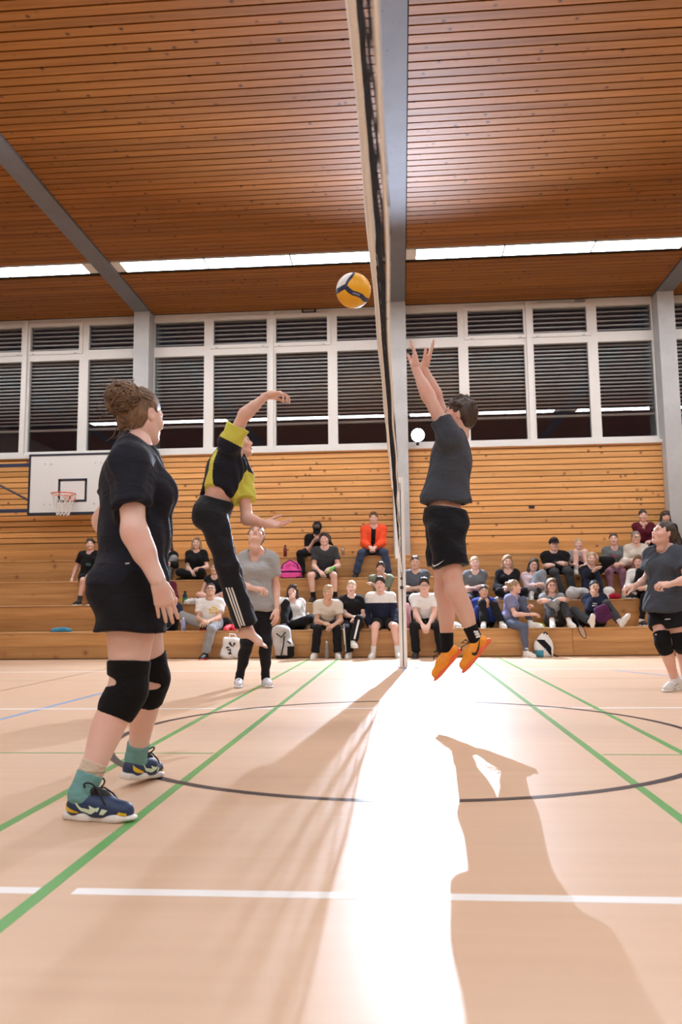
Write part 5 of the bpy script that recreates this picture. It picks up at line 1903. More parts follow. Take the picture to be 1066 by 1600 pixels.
def spect(label, tier, px, head, hands=(None, None), pose='sit', feet=(None, None), knees=(None, None), face=(0, -1, 0), turn=0.0, lean=0.02, dy=None, s=1.0, fem=False, tone='fair',
          top=('black', 0.55), bottom=('trousers', 'black', 1.95), shoes='white', socks='white', hair=('short', 'brown'), extra=(), smile=False, girth=1.0, hem=0.0, neck=0.068, tilt=0.0, elb=(None, None), lift=0.0, hand_kw=None, tilt_head=None):
    Yk, seat = STEP_Y[tier - 1], STEP_H * tier
    dy = dict(sit=0.22, up=0.47, cross=0.40, side=0.36)[pose] if dy is None else dy
    Yp = Yk + dy
    ssz = s * (0.95 if fem else 1.0)
    zp = seat + 0.120 * ssz + lift
    py = 945
    for _ in range(4):                                  # pixel row of the pelvis on this step
        p = at(px, py, Yp)
        py -= (zp - p[2]) * FPX / (Yp + 5.17)
    pel = at(px, py, Yp)
    H = at(head[0], head[1], Yp - lean)
    F0 = unit((math.sin(turn), -math.cos(turn), 0))
    Fh = unit(face)
    rv = np.cross(F0, A3(0, 0, 1))
    crown = A3(0, 0, 1) if tilt_head is None else A3(*tilt_head)
    C = H - unit(crown + A3(0, 0, 0.6)) * 0.165 * ssz - Fh * A3(1, 1, 0.3) * 0.030 * ssz
    hw = (0.150 if fem else 0.172) * ssz
    u = unit(C - pel)
    J = dict(pelvis=pel, neck=C, head=H, face=Fh, crown=crown)
    for h, sg in (('r', 1), ('l', -1)):
        J['sh_' + h] = C + rv * sg * hw - u * 0.045 * ssz
        J['hip_' + h] = pel + rv * sg * 0.088 * ssz - A3(0, 0, 0.02)
    for i, (h, sg) in enumerate((('r', 1), ('l', -1))):
        a = feet[i]
        up = A3(0, 0, 1)
        if pose == 'sit':
            x = J['hip_' + h][0] + rv[0] * sg * 0.04
            an = A3(x, Yk - 0.13, STEP_H * (tier - 1) + 0.081 * ssz)
        elif pose == 'up':
            an = A3(J['hip_' + h][0] + rv[0] * sg * 0.03, Yk + 0.16, seat + 0.081 * ssz)
        elif pose == 'cross':
            an = pel + F0 * 0.20 - rv * sg * 0.12
            an[2] = seat + 0.06
        else:
            an = A3(J['hip_' + h][0], Yk + 0.16, seat + 0.081 * ssz)
        tdir = F0 + rv * sg * 0.18
        if pose == 'cross':
            tdir = -rv * sg + F0 * 0.3
        if a is not None:                               # (px, level tier or None, py, forward, toe direction)
            Yf = Yp - a['f']
            q = at(a['x'], a.get('y', 940), Yf)
            if 't' in a:
                q = at(a['x'], 940, Yf)
                q[2] = STEP_H * a['t'] + 0.081 * ssz + a.get('dz', 0)
            an = q
            if 'd' in a:
                tdir = A3(*a['d'])
            if 'up' in a:
                up = A3(*a['up'])
        J['an_' + h] = an
        tdir = unit(tdir)
        J['toe_' + h] = an + tdir * 0.18 - A3(0, 0, 0.05)
        J['sole_' + h] = up
        k = knees[i]
        if k is not None:
            kp = at(k[0], k[1], Yp - k[2])
            hint = kp - 0.5 * (J['hip_' + h] + an)
        elif pose == 'cross':
            hint = rv * sg + F0 * 0.4 + A3(0, 0, 0.25)
        else:
            hint = F0 * 0.8 + A3(0, 0, 1.0) + rv * sg * 0.12
        J['kn_' + h] = ik(J['hip_' + h], an, 0.425 * ssz, 0.405 * ssz, hint)
        w = hands[i]
        if w is None:
            wr = J['kn_' + h] * 0.55 + J['hip_' + h] * 0.45 + A3(0, 0, 0.085) - rv * sg * 0.03
        else:
            wr = at(w[0], w[1], Yp - w[2])
        # keep the wrist within reach
        d = wr - J['sh_' + h]
        L = np.linalg.norm(d)
        if L > 0.52 * ssz:
            wr = J['sh_' + h] + d * 0.52 * ssz / L
        e = elb[i]
        hint = (rv * sg * 0.55 + A3(0, 0, -0.8) - F0 * 0.5) if e is None else A3(*e)
        J['el_' + h] = ik(J['sh_' + h], wr, 0.285 * ssz, 0.250 * ssz, hint)
        J['wr_' + h] = wr
    fg = Fig('person', label, J, (pel[0], pel[1], seat), scale=ssz, fem=fem, tone=tone, vox=0.0135, girth=girth, group=GROUP)
    hk = hand_kw or ({}, {})
    dk = dict(curl=0.55, spread=0.2)
    fg.body({'r': {**dk, 'palm': tuple(-rv * 0.4 + A3(0, 0, -1)), **hk[0]}, 'l': {**dk, 'palm': tuple(rv * 0.4 + A3(0, 0, -1)), **hk[1]}}, smile=smile, hair=hair[1])
    if hair[0]:
        fg.hair(*hair)
    tm = CL[top[0]] if isinstance(top[0], str) else top[0]
    fg.top = fg.shirt(tm, name=top[2] if len(top) > 2 else 'shirt', sleeve=top[1], e=0.017 if len(top) < 4 else top[3], hem=hem, neck=neck, pieces=top[4] if len(top) > 4 else None)
    fg.bot = fg.trousers(CL[bottom[1]], bottom[0], t1=bottom[2], e=0.011 if bottom[0] != 'leggings' else 0.006, flare=0.015 if bottom[0] == 'shorts' else 0.0, straight=0.022 if bottom[0] == 'trousers' else 0.0, waist=0.07)
    for h in ('r', 'l'):
        if socks:
            fg.sock(h, CL[socks], 1.72 if bottom[0] == 'shorts' else 1.82)
        sh = shoes if isinstance(shoes, str) or shoes is None else shoes[0 if h == 'r' else 1]
        if sh:
            fg.shoe(h, SH[sh], scale=1.06 if fem else 1.0)
    for x in extra:
        if x == 'glasses': fg.onhead('glasses', glasses_mesh(M_glass_f))
        if x == 'cap': fg.onhead('cap', cap_mesh(CL['black']))
        if x == 'headphones': fg.onhead('headphones', headphones_mesh())
    return fg


def fist(**k):
    return dict(curl=0.95, spread=0.08, **k)


# ---- top step (4)
spect('man in black cap and black tee bent over his phone on the top step', 4, 492, (496, 826), hands=((489, 848, 0.30), (507, 846, 0.30)), face=(0, -0.62, -0.78), tilt_head=(0, -0.78, 0.62), lean=0.24, top=('black', 0.62), hair=('short', 'dark'), extra=('cap',),
      shoes='black', socks='black', feet=(dict(x=473, t=3, f=0.40), dict(x=508, t=3, f=0.40)), knees=((468, 858, 0.4), (512, 860, 0.4)), girth=1.05)
orj = spect('man in open orange jacket over a black tee on the top step', 4, 583, (584, 810), hands=((578, 855, 0.34), (587, 855, 0.34)), top=('black', 0.2, 'shirt', 0.008), bottom=('trousers', 'jeans', 1.95), shoes='black', socks='black', hair=('short', 'brown'), lean=0.10,
            feet=(dict(x=557, t=3, f=0.40), dict(x=608, t=3, f=0.40)), knees=((565, 860, 0.42), (601, 860, 0.42)), hand_kw=(fist(), fist()))


def jacket(f, mat, mat_in):
    """an open jacket: sleeves and the body with a gap down the front, a dark collar"""
    P = f.torso(0.034)
    for h in ('r', 'l'):
        P += f.arm(h, 0.028, 0, 1.93, flare=0.004)
    P.append(Cone(f.C - f.u * 0.03 + f.f * 0.02, f.C + f.u * 0.12 + f.f * 0.05, 0.075, 0.095, k=0.012, neg=True))
    for t in np.linspace(0, 1, 7):
        c = f.C + (f.P - f.C) * t + f.f * 0.15
        P.append(Ell(c, (0.050 - 0.010 * t, 0.11, 0.08), [f.r, f.f, f.u], k=0.008, neg=True))
    V, Q = surface(P, 0.012, cuts=[(f.P - f.u * 0.06, -f.u)])
    f.obj('jacket', V, Q, mat)
    Pc = []
    for sg in (1, -1):
        Pc.append(Cone(f.C + f.u * 0.035 + f.r * sg * 0.075 - f.f * 0.01, f.C - f.u * 0.085 + f.r * sg * 0.060 + f.f * 0.105, 0.022, 0.018, k=0.02))
    Pc.append(Cone(f.C + f.u * 0.04 + f.r * 0.07 - f.f * 0.02, f.C + f.u * 0.04 - f.r * 0.07 - f.f * 0.02, 0.022, k=0.02))
    V, Q = surface(Pc, 0.009)
    f.obj('collar', V, Q, mat_in)


jacket(orj, CL['orange'], CL['navy'])
spect('dark haired woman in navy top with white sleeves, chin on hand, on the top step', 4, 1008, (1005, 806), hands=((1006, 826, 0.16), (1016, 846, 0.25)), fem=True, top=('maroon', 1.9), hair=('bun', 'black'), lean=0.10, face=(-0.1, -1, -0.05), hand_kw=(fist(dir=(0.1, -0.2, 1)), {}))
spect('woman with a dark fringe in black top behind the player at the right edge', 4, 1046, (1040, 808), fem=True, top=('black', 1.9), hair=('fringe', 'dark'), lean=0.05)

# ---- third step
boy = spect('boy in black tee and shorts with grey socks, alone at the left end', 3, 137, (141, 851), hands=((113, 904, 0.05), (139, 903, 0.40)), s=0.92, top=('black', 0.6), bottom=('shorts', 'black', 0.72), shoes=('blackwhite', 'maroon'), socks='charcoal', hair=('tousled', 'dark'),
            feet=(dict(x=124, t=2, f=0.40), dict(x=141, t=2, f=0.42)), knees=((132, 898, 0.42), (146, 902, 0.42)), lean=0.02, face=(0.25, -1, 0.12))
spect('dark haired person in grey trousers half hidden behind the nearest woman', 3, 256, (262, 851), pose='up', fem=True, top=('black', 1.9), bottom=('trousers', 'grey', 1.95), hair=('mid', 'black'), hands=((258, 882, 0.35), (264, 880, 0.38)), knees=((250, 868, 0.3), (272, 868, 0.3)), face=(0.3, -1, 0))
spect('smiling woman in black tee sitting cross legged behind the spiker', 3, 306, (307, 849), pose='cross', fem=True, top=('black', 0.62), hair=('long', 'blond'), hands=((300, 893, 0.30), (312, 888, 0.32)), smile=True, shoes='black', face=(0.1, -1, 0.05), girth=1.1, lean=0.08)
spect('man with headphones and green bottle in charcoal tee and shorts', 3, 509, (507, 843), hands=((500, 893, 0.36), (518, 888, 0.36)), top=('charcoal', 0.6), bottom=('shorts', 'charcoal', 0.80), shoes='black', socks='black', hair=('short', 'dark'), extra=('headphones',), lean=0.16,
      feet=(dict(x=490, t=2, f=0.40), dict(x=524, t=2, f=0.40)), knees=((485, 894, 0.4), (521, 897, 0.4)), girth=1.06, face=(-0.05, -1, 0.05))
spect('man in black cap and dark hoodie sitting with folded arms', 3, 874, (866, 851), hands=((872, 880, 0.22), (864, 883, 0.27)), hand_kw=(dict(dir=(1, -0.15, -0.1), palm=(0, 1, -0.3), curl=0.45), dict(dir=(-1, -0.15, -0.1), palm=(0, 1, -0.3), curl=0.45)), top=('black', 1.9, 'hoodie', 0.026), bottom=('trousers', 'charcoal', 1.95), shoes='black', socks='black', hair=('short', 'dark'), extra=('cap',), lean=0.0,
      feet=(dict(x=880, t=2, f=0.42), dict(x=896, t=2, f=0.42)), knees=((863, 889, 0.42), (889, 891, 0.42)), girth=1.12)
spect('girl in grey tee hugging her bare raised knees', 3, 904, (904, 850), pose='up', fem=True, s=0.93, top=('grey', 0.6), bottom=('shorts', 'navy', 0.55), hair=('bun', 'fair'), hands=((896, 882, 0.32), (912, 884, 0.32)), knees=((901, 861, 0.3), (917, 861, 0.3)), socks='white', tone='pale')
w27 = spect('woman in grey tee with pink print and mauve leggings', 3, 959, (959, 843), fem=True, top=('midgrey', 0.58), bottom=('leggings', 'mauve', 1.95), hair=('pony', 'dark'), hands=((964, 881, 0.34), (968, 882, 0.34)), feet=(dict(x=955, t=2, f=0.40), dict(x=976, t=2, f=0.40)), knees=((953, 891, 0.42), (973, 891, 0.42)), face=(-0.25, -1, 0.1), lean=0.08)
spect('woman with glasses in beige jumper leaning on her knees', 3, 996, (994, 840), fem=True, top=('cream', 1.9, 'jumper', 0.026), bottom=('trousers', 'pink', 1.6), hair=('bun', 'grey'), extra=('glasses',), hands=((986, 877, 0.36), (992, 876, 0.36)), lean=0.14, smile=True, girth=1.1)

# ---- second step
spect('woman in black tank top behind the man in the printed white tee', 2, 338, (336, 888), pose='cross', fem=True, top=('black', 0.0), bottom=('shorts', 'black', 0.5), hair=('pony', 'brown'), hands=((318, 930, 0.30), (348, 930, 0.30)), lean=0.10, smile=True, face=(0.0, -1, 0.05))
spect('boy in olive tee with one hand at his chin behind the quarter zip', 2, 598, (595, 888), s=0.88, top=('olive', 0.62), hair=('short', 'dark'), hands=((600, 907, 0.20), (586, 915, 0.30)), lean=0.16, tone='tan', hand_kw=(fist(dir=(-0.2, -0.2, 1)), {}))
spect('man with short dark hair in slate tee, arms folded, right of the net post', 2, 650, (649, 879), hands=((656, 917, 0.24), (643, 919, 0.28)), hand_kw=(dict(dir=(1, -0.15, -0.1), palm=(0, 1, -0.3), curl=0.45), dict(dir=(-1, -0.15, -0.1), palm=(0, 1, -0.3), curl=0.45)), top=('slate', 0.6), hair=('buzz', 'black'), tone='tan', lean=0.06, shoes='black')
spect('fair haired woman in grey tee with crossed arms behind the blue jacket', 2, 742, (742, 880), fem=True, top=('midgrey', 0.62), bottom=('trousers', 'charcoal', 1.95), hair=('bun', 'fair'), hands=((749, 916, 0.26), (735, 919, 0.30)), hand_kw=(dict(dir=(1, -0.15, -0.1), palm=(0, 1, -0.3), curl=0.45), dict(dir=(-1, -0.15, -0.1), palm=(0, 1, -0.3), curl=0.45)), lean=0.08, tone='pale')
spect('smiling woman with long fair hair in black top sitting cross legged', 2, 795, (793, 878), pose='cross', fem=True, top=('black', 1.9), hair=('long', 'blond'), hands=((788, 918, 0.30), (796, 920, 0.30)), smile=True, lean=0.06, neck=0.085)
spect('woman with glasses in rose striped jumper with light grey jeans', 2, 836, (834, 883), pose='up', fem=True, top=('stripes', 1.9), bottom=('trousers', 'greyjeans', 1.8), hair=('mid', 'dark'), extra=('glasses',), hands=((838, 914, 0.36), (846, 914, 0.36)), knees=((842, 898, 0.3), (850, 898, 0.3)), smile=True, tilt_head=(0.15, 0, 1))
spect('woman in black jumper with one hand at her head, dark trousers drawn up', 2, 924, (924, 873), pose='up', fem=True, top=('black', 1.9), bottom=('trousers', 'navy', 1.95), hair=('bun', 'fair'), hands=((928, 892, 0.34), (934, 873, 0.04)), elb=(None, (0.9, -0.4, -0.1)), knees=((918, 900, 0.3), (934, 900, 0.3)), smile=True, hand_kw=({}, dict(dir=(-0.4, 0, 1), curl=0.6)))
w29 = spect('woman in white jumper and black leggings beside the player at the right edge', 2, 1003, (998, 878), fem=True, top=('white', 1.9), bottom=('leggings', 'black', 1.9), shoes='blackwhite', hair=('mid', 'brown'), hands=((994, 918, 0.30), (1006, 918, 0.30)), feet=(dict(x=992, t=2, f=0.16, d=(-1, -0.6, 0)), dict(x=1001, t=1, f=0.36)),
            knees=((990, 915, 0.4), (1010, 916, 0.45)), face=(-0.45, -1, -0.1))

# ---- first step
spect('person in maroon top and navy trousers half hidden by the nearest woman', 1, 262, (256, 897), fem=True, top=('maroon', 1.0), bottom=('trousers', 'navy', 1.6), hair=('pony', 'dark'), pose='up', hands=((262, 962, 0.45), (272, 958, 0.40)), feet=(dict(x=262, t=1, f=0.38), dict(x=288, t=1, f=0.36)), knees=((262, 935, 0.3), (280, 932, 0.3)), socks='lilac', shoes=None)
p5 = spect('man with glasses in white tee with yellow print and grey sweatpants', 1, 331, (329, 922), hands=((317, 970, 0.30), (326, 971, 0.33)), top=('white', 0.62), bottom=('trousers', 'grey', 1.95), shoes='blackred', socks='charcoal', hair=('buzz', 'black'), extra=('glasses',), tone='tan', lean=0.0,
           feet=(dict(x=318, t=1, f=0.10, d=(1, -0.3, 0)), dict(x=322, t=0, f=0.40, d=(-0.2, -1, 0))), knees=((298, 974, 0.20), (332, 975, 0.42)), face=(0.15, -1, 0.35), girth=1.05)
spect('woman in white jumper with her hand over her mouth, black trousers', 1, 463, (457, 924), pose='up', fem=True, top=('white', 1.9), hair=('mid', 'dark'), hands=((453, 938, 0.16), (455, 972, 0.20)), elb=((-1, -0.3, -0.1), None), feet=(dict(x=444, t=1, f=0.34), dict(x=452, t=1, f=0.22, d=(-1, -0.4, 0))), knees=((444, 942, 0.25), (478, 970, 0.25)), socks='lilac', shoes='black', hand_kw=(fist(dir=(0.6, -0.3, 0.7), palm=(0, 1, 0)), {}))
spect('fair haired boy in white tee and black trousers with white sneakers', 1, 511, (513, 926), hands=((507, 974, 0.42), (521, 977, 0.44)), s=0.95, top=('cream', 0.6), hair=('short', 'fair'), lean=0.24, feet=(dict(x=492, t=0, f=0.40), dict(x=527, t=0, f=0.40)), knees=((496, 978, 0.42), (527, 978, 0.42)), shoes='white', face=(0.3, -1, -0.02), tone='tan')
w11 = spect('woman in black tee and black trousers with white side stripes, legs crossed', 1, 551, (549, 918), hands=((553, 964, 0.28), (558, 966, 0.26)), fem=True, top=('black', 0.62), bottom=('trousers', 'black', 1.95), hair=('bun', 'fair'), tone='pale', feet=(dict(x=545, t=0, f=0.38), dict(x=552, y=1004, f=0.52, d=(0.3, -1, -0.2))), knees=((540, 968, 0.42), (560, 970, 0.48)))


def zip_top(c):
    return None


man12 = spect('man in white and navy quarter zip top, black shorts and white sneakers', 1, 600, (594, 913), hands=((579, 980, 0.12), (618, 976, 0.30)), top=('white', 1.9), bottom=('shorts', 'black', 0.62), shoes='white', socks='white', hair=('short', 'black'), feet=(dict(x=582, t=0, f=0.42, d=(-0.25, -1, 0)), dict(x=620, t=0, f=0.42)),
              knees=((586, 975, 0.45), (617, 974, 0.45)), lean=0.06, face=(-0.1, -1, 0.02))
spect('man with dark glasses in white tee and black trousers right of the net post', 1, 665, (663, 915), hands=((660, 977, 0.42), (670, 978, 0.42)), top=('white', 0.62), hair=('short', 'black'), extra=('glasses',), shoes='black', socks='black', lean=0.14, feet=(dict(x=649, t=0, f=0.40), dict(x=688, t=0, f=0.40)), knees=((646, 977, 0.42), (684, 977, 0.42)))
spect('woman in blue jacket resting her chin on both hands, white socks', 1, 757, (756, 924), pose='up', fem=True, s=0.95, top=('blue', 1.9, 'jacket', 0.024), hair=('bun', 'dark'), tone='tan', hands=((751, 947, 0.24), (762, 947, 0.24)), feet=(dict(x=755, t=1, f=0.40), dict(x=783, t=1, f=0.44)), knees=((755, 940, 0.3), (774, 944, 0.3)), lean=0.14,
      hand_kw=(fist(dir=(0.2, -0.1, 1), palm=(0, 1, 0)), fist(dir=(-0.2, -0.1, 1), palm=(0, 1, 0))))
spect('woman in lilac tee and blue grey leggings looking over her shoulder to the right', 1, 795, (804, 917), fem=True, turn=1.0, top=('lilac', 0.6), bottom=('leggings', 'bluegrey', 1.95), hair=('bun', 'blond'), face=(0.92, -0.12, 0.05), hands=((829, 960, 0.25), (826, 950, 0.10)), feet=(dict(x=819, t=0, f=0.42, d=(0.8, -1, 0)), dict(x=828, t=1, f=0.16, d=(1, -0.5, 0))),
      knees=((819, 970, 0.40), (830, 938, 0.15)), shoes='white', lean=0.02)
spect('woman with glasses in grey jumper, arms crossed over her raised knees', 1, 868, (862, 915), pose='up', fem=True, top=('grey', 1.9), bottom=('trousers', 'charcoal', 1.8), hair=('mid', 'brown'), extra=('glasses',), hands=((874, 936, 0.36), (856, 938, 0.40)), hand_kw=(dict(dir=(1, -0.15, -0.1), palm=(0, 1, -0.3), curl=0.45), dict(dir=(-1, -0.15, -0.1), palm=(0, 1, -0.3), curl=0.45)), knees=((859, 940, 0.3), (881, 940, 0.3)), feet=(dict(x=862, t=1, f=0.42), dict(x=889, t=1, f=0.42)), smile=True, lean=0.12, shoes='white')
g26 = spect('dark haired girl in navy sweatshirt, hand at her mouth, purple bag on lap', 1, 931, (929, 917), pose='up', fem=True, s=0.95, tone='asian', top=('navy', 1.9, 'sweatshirt', 0.026), bottom=('trousers', 'charcoal', 1.85), hair=('pony', 'black'), hands=((928, 932, 0.16), (944, 958, 0.25)), dy=0.36,
            feet=(dict(x=923, t=1, f=0.42, d=(-0.05, -0.5, 0.9), up=(0, 0.9, 0.5)), dict(x=968, t=1, f=0.40, d=(0.5, -0.5, 0.7), up=(-0.3, 0.9, 0.5))), knees=((918, 968, 0.2), (952, 966, 0.2)), hand_kw=(fist(dir=(0, -0.1, 1), palm=(0, 1, 0)), {}))
# ---- prints on the clothes
M_pinkp = plain('pink print', (0.55, 0.06, 0.20), 0.6)
M_yelp = plain('yellow print', (0.68, 0.48, 0.10), 0.6)
CAMD = A3(0, 1, 0.02)


def text_print(f, words, px, py, h, mat):
    """lettering laid on the chest as a part of its own"""
    cu = bpy.data.curves.new('letters', 'FONT')
    cu.body = words
    cu.size = h
    cu.extrude = 0.002
    cu.align_x = 'CENTER'
    cu.align_y = 'CENTER'
    o = bpy.data.objects.new('chest_print', cu)
    COL.objects.link(o)
    o.parent = f.root
    tree = BVHTree.FromPolygons([v.co for v in f.top.data.vertices], [tuple(p.vertices) for p in f.top.data.polygons])
    p = Vector(at(px, py, f.base[1] - 0.8) - f.base)
    hit = tree.ray_cast(p, Vector(CAMD), 2)
    pos = hit[0] if hit[0] else p
    nrm = hit[1] if hit[0] else Vector((0, -1, 0))
    o.location = pos - Vector(CAMD) * 0.008
    if nrm.y > 0: nrm = -nrm
    o.rotation_euler = nrm.to_track_quat('Z', 'Y').to_euler()
    o.data.materials.append(mat)


def patch(f, name, px, py, w, h, mat, n=8):
    return decal(f, name, [f.top], [(-w / 2, h / 2), (w / 2, h / 2)], [(-w / 2, -h / 2), (w / 2, -h / 2)], at(px, py, f.base[1] - 0.2), (1, 0, 0), (0, 0, 1), CAMD, mat, n, 4, 0.004)


for k, (dx, w) in enumerate(((-0.035, 0.035), (0.008, 0.028), (0.043, 0.022))):
    o = at(959, 869, w27.base[1] - 0.2)
    decal(w27, 'chest_print', [w27.top], [(dx - w / 2, 0.016), (dx + w / 2, 0.014)], [(dx - w / 2, -0.014), (dx + w / 2, -0.012)], o, (1, 0, 0), (0, 0, 1), CAMD, M_pinkp, 5, 2, 0.004)
for dx, dz, w, h in ((0.0, 0.03, 0.07, 0.03), (-0.05, -0.01, 0.05, 0.05), (0.045, 0.0, 0.05, 0.04), (-0.03, -0.06, 0.09, 0.03), (0.05, -0.06, 0.05, 0.05), (0.0, -0.015, 0.03, 0.05)):
    decal(p5, 'chest_print', [p5.top], [(dx - w / 2, dz + h / 3), (dx, dz + h / 2), (dx + w / 2, dz + h / 4)], [(dx - w / 2, dz - h / 4), (dx, dz - h / 2), (dx + w / 2, dz - h / 3)], at(332, 952, p5.base[1] - 0.2), (1, 0, 0), (0, 0, 1), CAMD, M_yelp, 6, 2, 0.004)
for k in range(2):
    o = at(929.5, 943 + 3.2 * k, g26.base[1] - 0.2)
    decal(g26, 'chest_print', [g26.top], [(-0.05, 0.009), (0.05, 0.009)], [(-0.05 + 0.03 * (1 - k), -0.009), (0.05, -0.009)], o, (1, 0, 0), (0, 0, 1), CAMD, M_whiteprint, 8, 2, 0.004)
decal(boy, 'chest_print', [boy.top], [(-0.05, 0.02), (0.0, 0.035), (0.05, 0.015)], [(-0.05, -0.01), (0.0, -0.03), (0.05, -0.02)], at(135, 882, boy.base[1] - 0.2), (1, 0, 0), (0, 0, 1), CAMD, plain('teal print', (0.03, 0.07, 0.06), 0.6), 6, 3, 0.004)
patch(w29, 'chest_print', 999, 904, 0.06, 0.04, M_lace_k)
# the navy lower half of the quarter zip: faces below the yoke line
me12 = man12.top.data
me12.materials.append(CL['navy'])
zy = (man12.C - man12.u * 0.135)[2] - man12.base[2]
for p in me12.polygons:
    if p.center.z < zy:
        p.material_index = 1
# stripes down the black trousers
for pa, pb in (((562, 968), (555, 1000)), ((538, 975), (541, 1018))):
    o, e_ = at(pa[0], pa[1], w11.base[1] - 0.3), at(pb[0], pb[1], w11.base[1] - 0.3)
    L = np.linalg.norm(e_ - o)
    decal(w11, 'stripe', [w11.bot], [(0, 0.016), (L, 0.014)], [(0, -0.016), (L, -0.014)], o, e_ - o, np.cross(A3(0, 1, 0), unit(e_ - o)), (0, 1, 0), M_stripe, 12, 2, 0.004)

# ================================================================= BAGS, BOTTLES AND OTHER THINGS LEFT ON THE STEPS
def on(px, tier, dy=0.3):
    """point on top of a step (0 = the court floor in front of the steps)"""
    Y = (STEP_Y[tier - 1] + dy) if tier else (STEP_Y[0] - dy)
    p = at(px, 940, Y)
    p[2] = STEP_H * tier
    return p


def bottle(label, p, r, h, col, cap, clear=False, lie=None):
    t = empty('bottle', p, label=label, cat='bottle', group='drinking bottles on and around the steps')
    m = col if not isinstance(col, tuple) else plain('bottle ' + label[:14], col, 0.3)
    a = MB().lathe([(r * 0.9, 0), (r, 0.01), (r, h * 0.62), (r * 0.92, h * 0.70), (r * 0.5, h * 0.84), (r * 0.45, h * 0.90)], 16).build('flask', m, t, smooth=True)
    b = MB().lathe([(r * 0.55, h * 0.88), (r * 0.55, h * 0.98), (r * 0.4, h)], 14).build('cap', cap, t, smooth=False)
    if lie is not None:
        for o in (a, b):
            o.rotation_euler = lie
    return t


M_clear = bpy.data.materials.new('clear plastic')
M_clear.use_nodes = True
_b = M_clear.node_tree.nodes['Principled BSDF']
_b.inputs['Base Color'].default_value = (0.85, 0.9, 0.92, 1)
_b.inputs['Roughness'].default_value = 0.12
_b.inputs['Transmission Weight'].default_value = 0.75
_b.inputs['IOR'].default_value = 1.2
M_capw = plain('white cap', (0.7, 0.72, 0.74), 0.4)
bottle('dark red drinking bottle standing on the top step', on(446, 4, 0.30), 0.034, 0.25, (0.13, 0.005, 0.02), M_black)
bottle('silver steel bottle standing on the top step beside the orange jacket', on(537, 4, 0.30), 0.028, 0.21, plain('steel', (0.55, 0.56, 0.58), 0.25, metal=0.9), M_metal)
bottle('clear plastic bottle on the floor between white sneakers', on(510, 0, 0.12), 0.033, 0.27, M_clear, M_capw)
bottle('clear bottle on the lowest step beside the woman in white jumper', on(481, 1, 0.30), 0.035, 0.27, M_clear, M_capw)
bottle('navy bottle with green band on the second step left of the printed tee', on(289, 2, 0.16), 0.040, 0.23, plain('navy bottle', (0.012, 0.03, 0.06), 0.35), M_black)
gb = MB().lathe([(0.042, 0.03), (0.042, 0.11)], 16).build('green_band', plain('green band', (0.03, 0.30, 0.11), 0.4), [o for o in bpy.data.objects if o.name.startswith('bottle') and o.get('label', '').startswith('navy')][0])
bottle('pale blue bottle on the lowest step left of the grey sweatpants', on(287, 1, 0.06), 0.036, 0.22, (0.30, 0.36, 0.62), M_capw)
# the green bottle held by the man with headphones
gbp = at(509, 894, STEP_Y[2] + 0.22 - 0.44)
bottle('bright green bottle held by the man with headphones', gbp, 0.036, 0.20, (0.16, 0.55, 0.10), plain('green cap', (0.10, 0.35, 0.08), 0.4), lie=(0, math.radians(62), math.radians(8)))


def soft(name, label, cat, prims, vox, mats, base, pick=None, warp=None, part='body', group=None):
    t = empty(name, base, label=label, cat=cat, group=group)
    V, Q = surface(prims, vox, warp=warp)
    V = relax(V, Q, 1, 0.4)
    T = 0 if pick is None else pick(V[Q].mean(1))
    link_mesh(part, Soup().add(V, Q, T).mesh(part, mats), t)
    return t


# pink holdall
b = on(455, 3, 0.20)
M_pink = cloth('pink bag fabric', (0.80, 0.10, 0.36), wrinkle=0.6)
M_plum = cloth('dark purple bag fabric', (0.10, 0.012, 0.09))
t = soft('sports_bag', 'bright pink sports bag on the third step left of the phone man', 'bag', [Ell((0, 0, 0.14), (0.195, 0.15, 0.20), k=0.05), Box((0, 0, 0.09), (0.20, 0.15, 0.09), rad=0.05, k=0.04)], 0.012, [M_pink, M_plum], b,
         pick=lambda c: np.where((c[:, 2] < 0.03) | (np.abs(c[:, 2] - 0.125) < 0.018), 1, 0), warp=lambda X, Y, Z: 0.006 * np.sin(30 * X + 18 * Z))
MB().tube([(-0.17, -0.10, 0.13), (-0.13, -0.15, 0.26), (0, -0.14, 0.34), (0.13, -0.13, 0.26), (0.17, -0.10, 0.13)], 0.012, 6).build('strap', M_plum, t)
MB().bevel_box(-0.12, 0.12, -0.168, -0.145, 0.015, 0.10, 0.008).build('front_pocket', M_pink, t)

# pale backpack leaning on the lowest step (left)
b = on(443, 0, 0.16)
M_palebag = cloth('pale grey bag fabric', (0.46, 0.45, 0.44), wrinkle=0.5)
t = soft('backpack', 'pale grey backpack with black straps on the floor behind the standing woman', 'bag', [Box((-0.01, 0, 0.25), (0.15, 0.09, 0.25), axes=[unit((1, 0, 0.18)), A3(0, 1, 0), unit((-0.18, 0, 1))], rad=0.07, k=0.03), Ell((-0.05, -0.02, 0.46), (0.13, 0.09, 0.07), k=0.04), Ell((0.06, -0.05, 0.16), (0.12, 0.09, 0.15), k=0.03)], 0.011,
         [M_palebag, M_black_cloth], b, pick=lambda c: np.where((c[:, 2] < 0.06) | ((c[:, 0] > 0.08) & (c[:, 2] < 0.20)), 1, 0), warp=lambda X, Y, Z: 0.005 * np.sin(35 * Z + 20 * X))
for pts in ([(-0.10, -0.10, 0.40), (-0.02, -0.105, 0.34), (0.05, -0.11, 0.42)], [(0.03, -0.12, 0.36), (0.02, -0.145, 0.22), (-0.02, -0.13, 0.06)], [(0.08, -0.12, 0.28), (0.14, -0.13, 0.24)]):
    MB().tube(pts, 0.010, 6).build('strap', M_black_cloth, t)
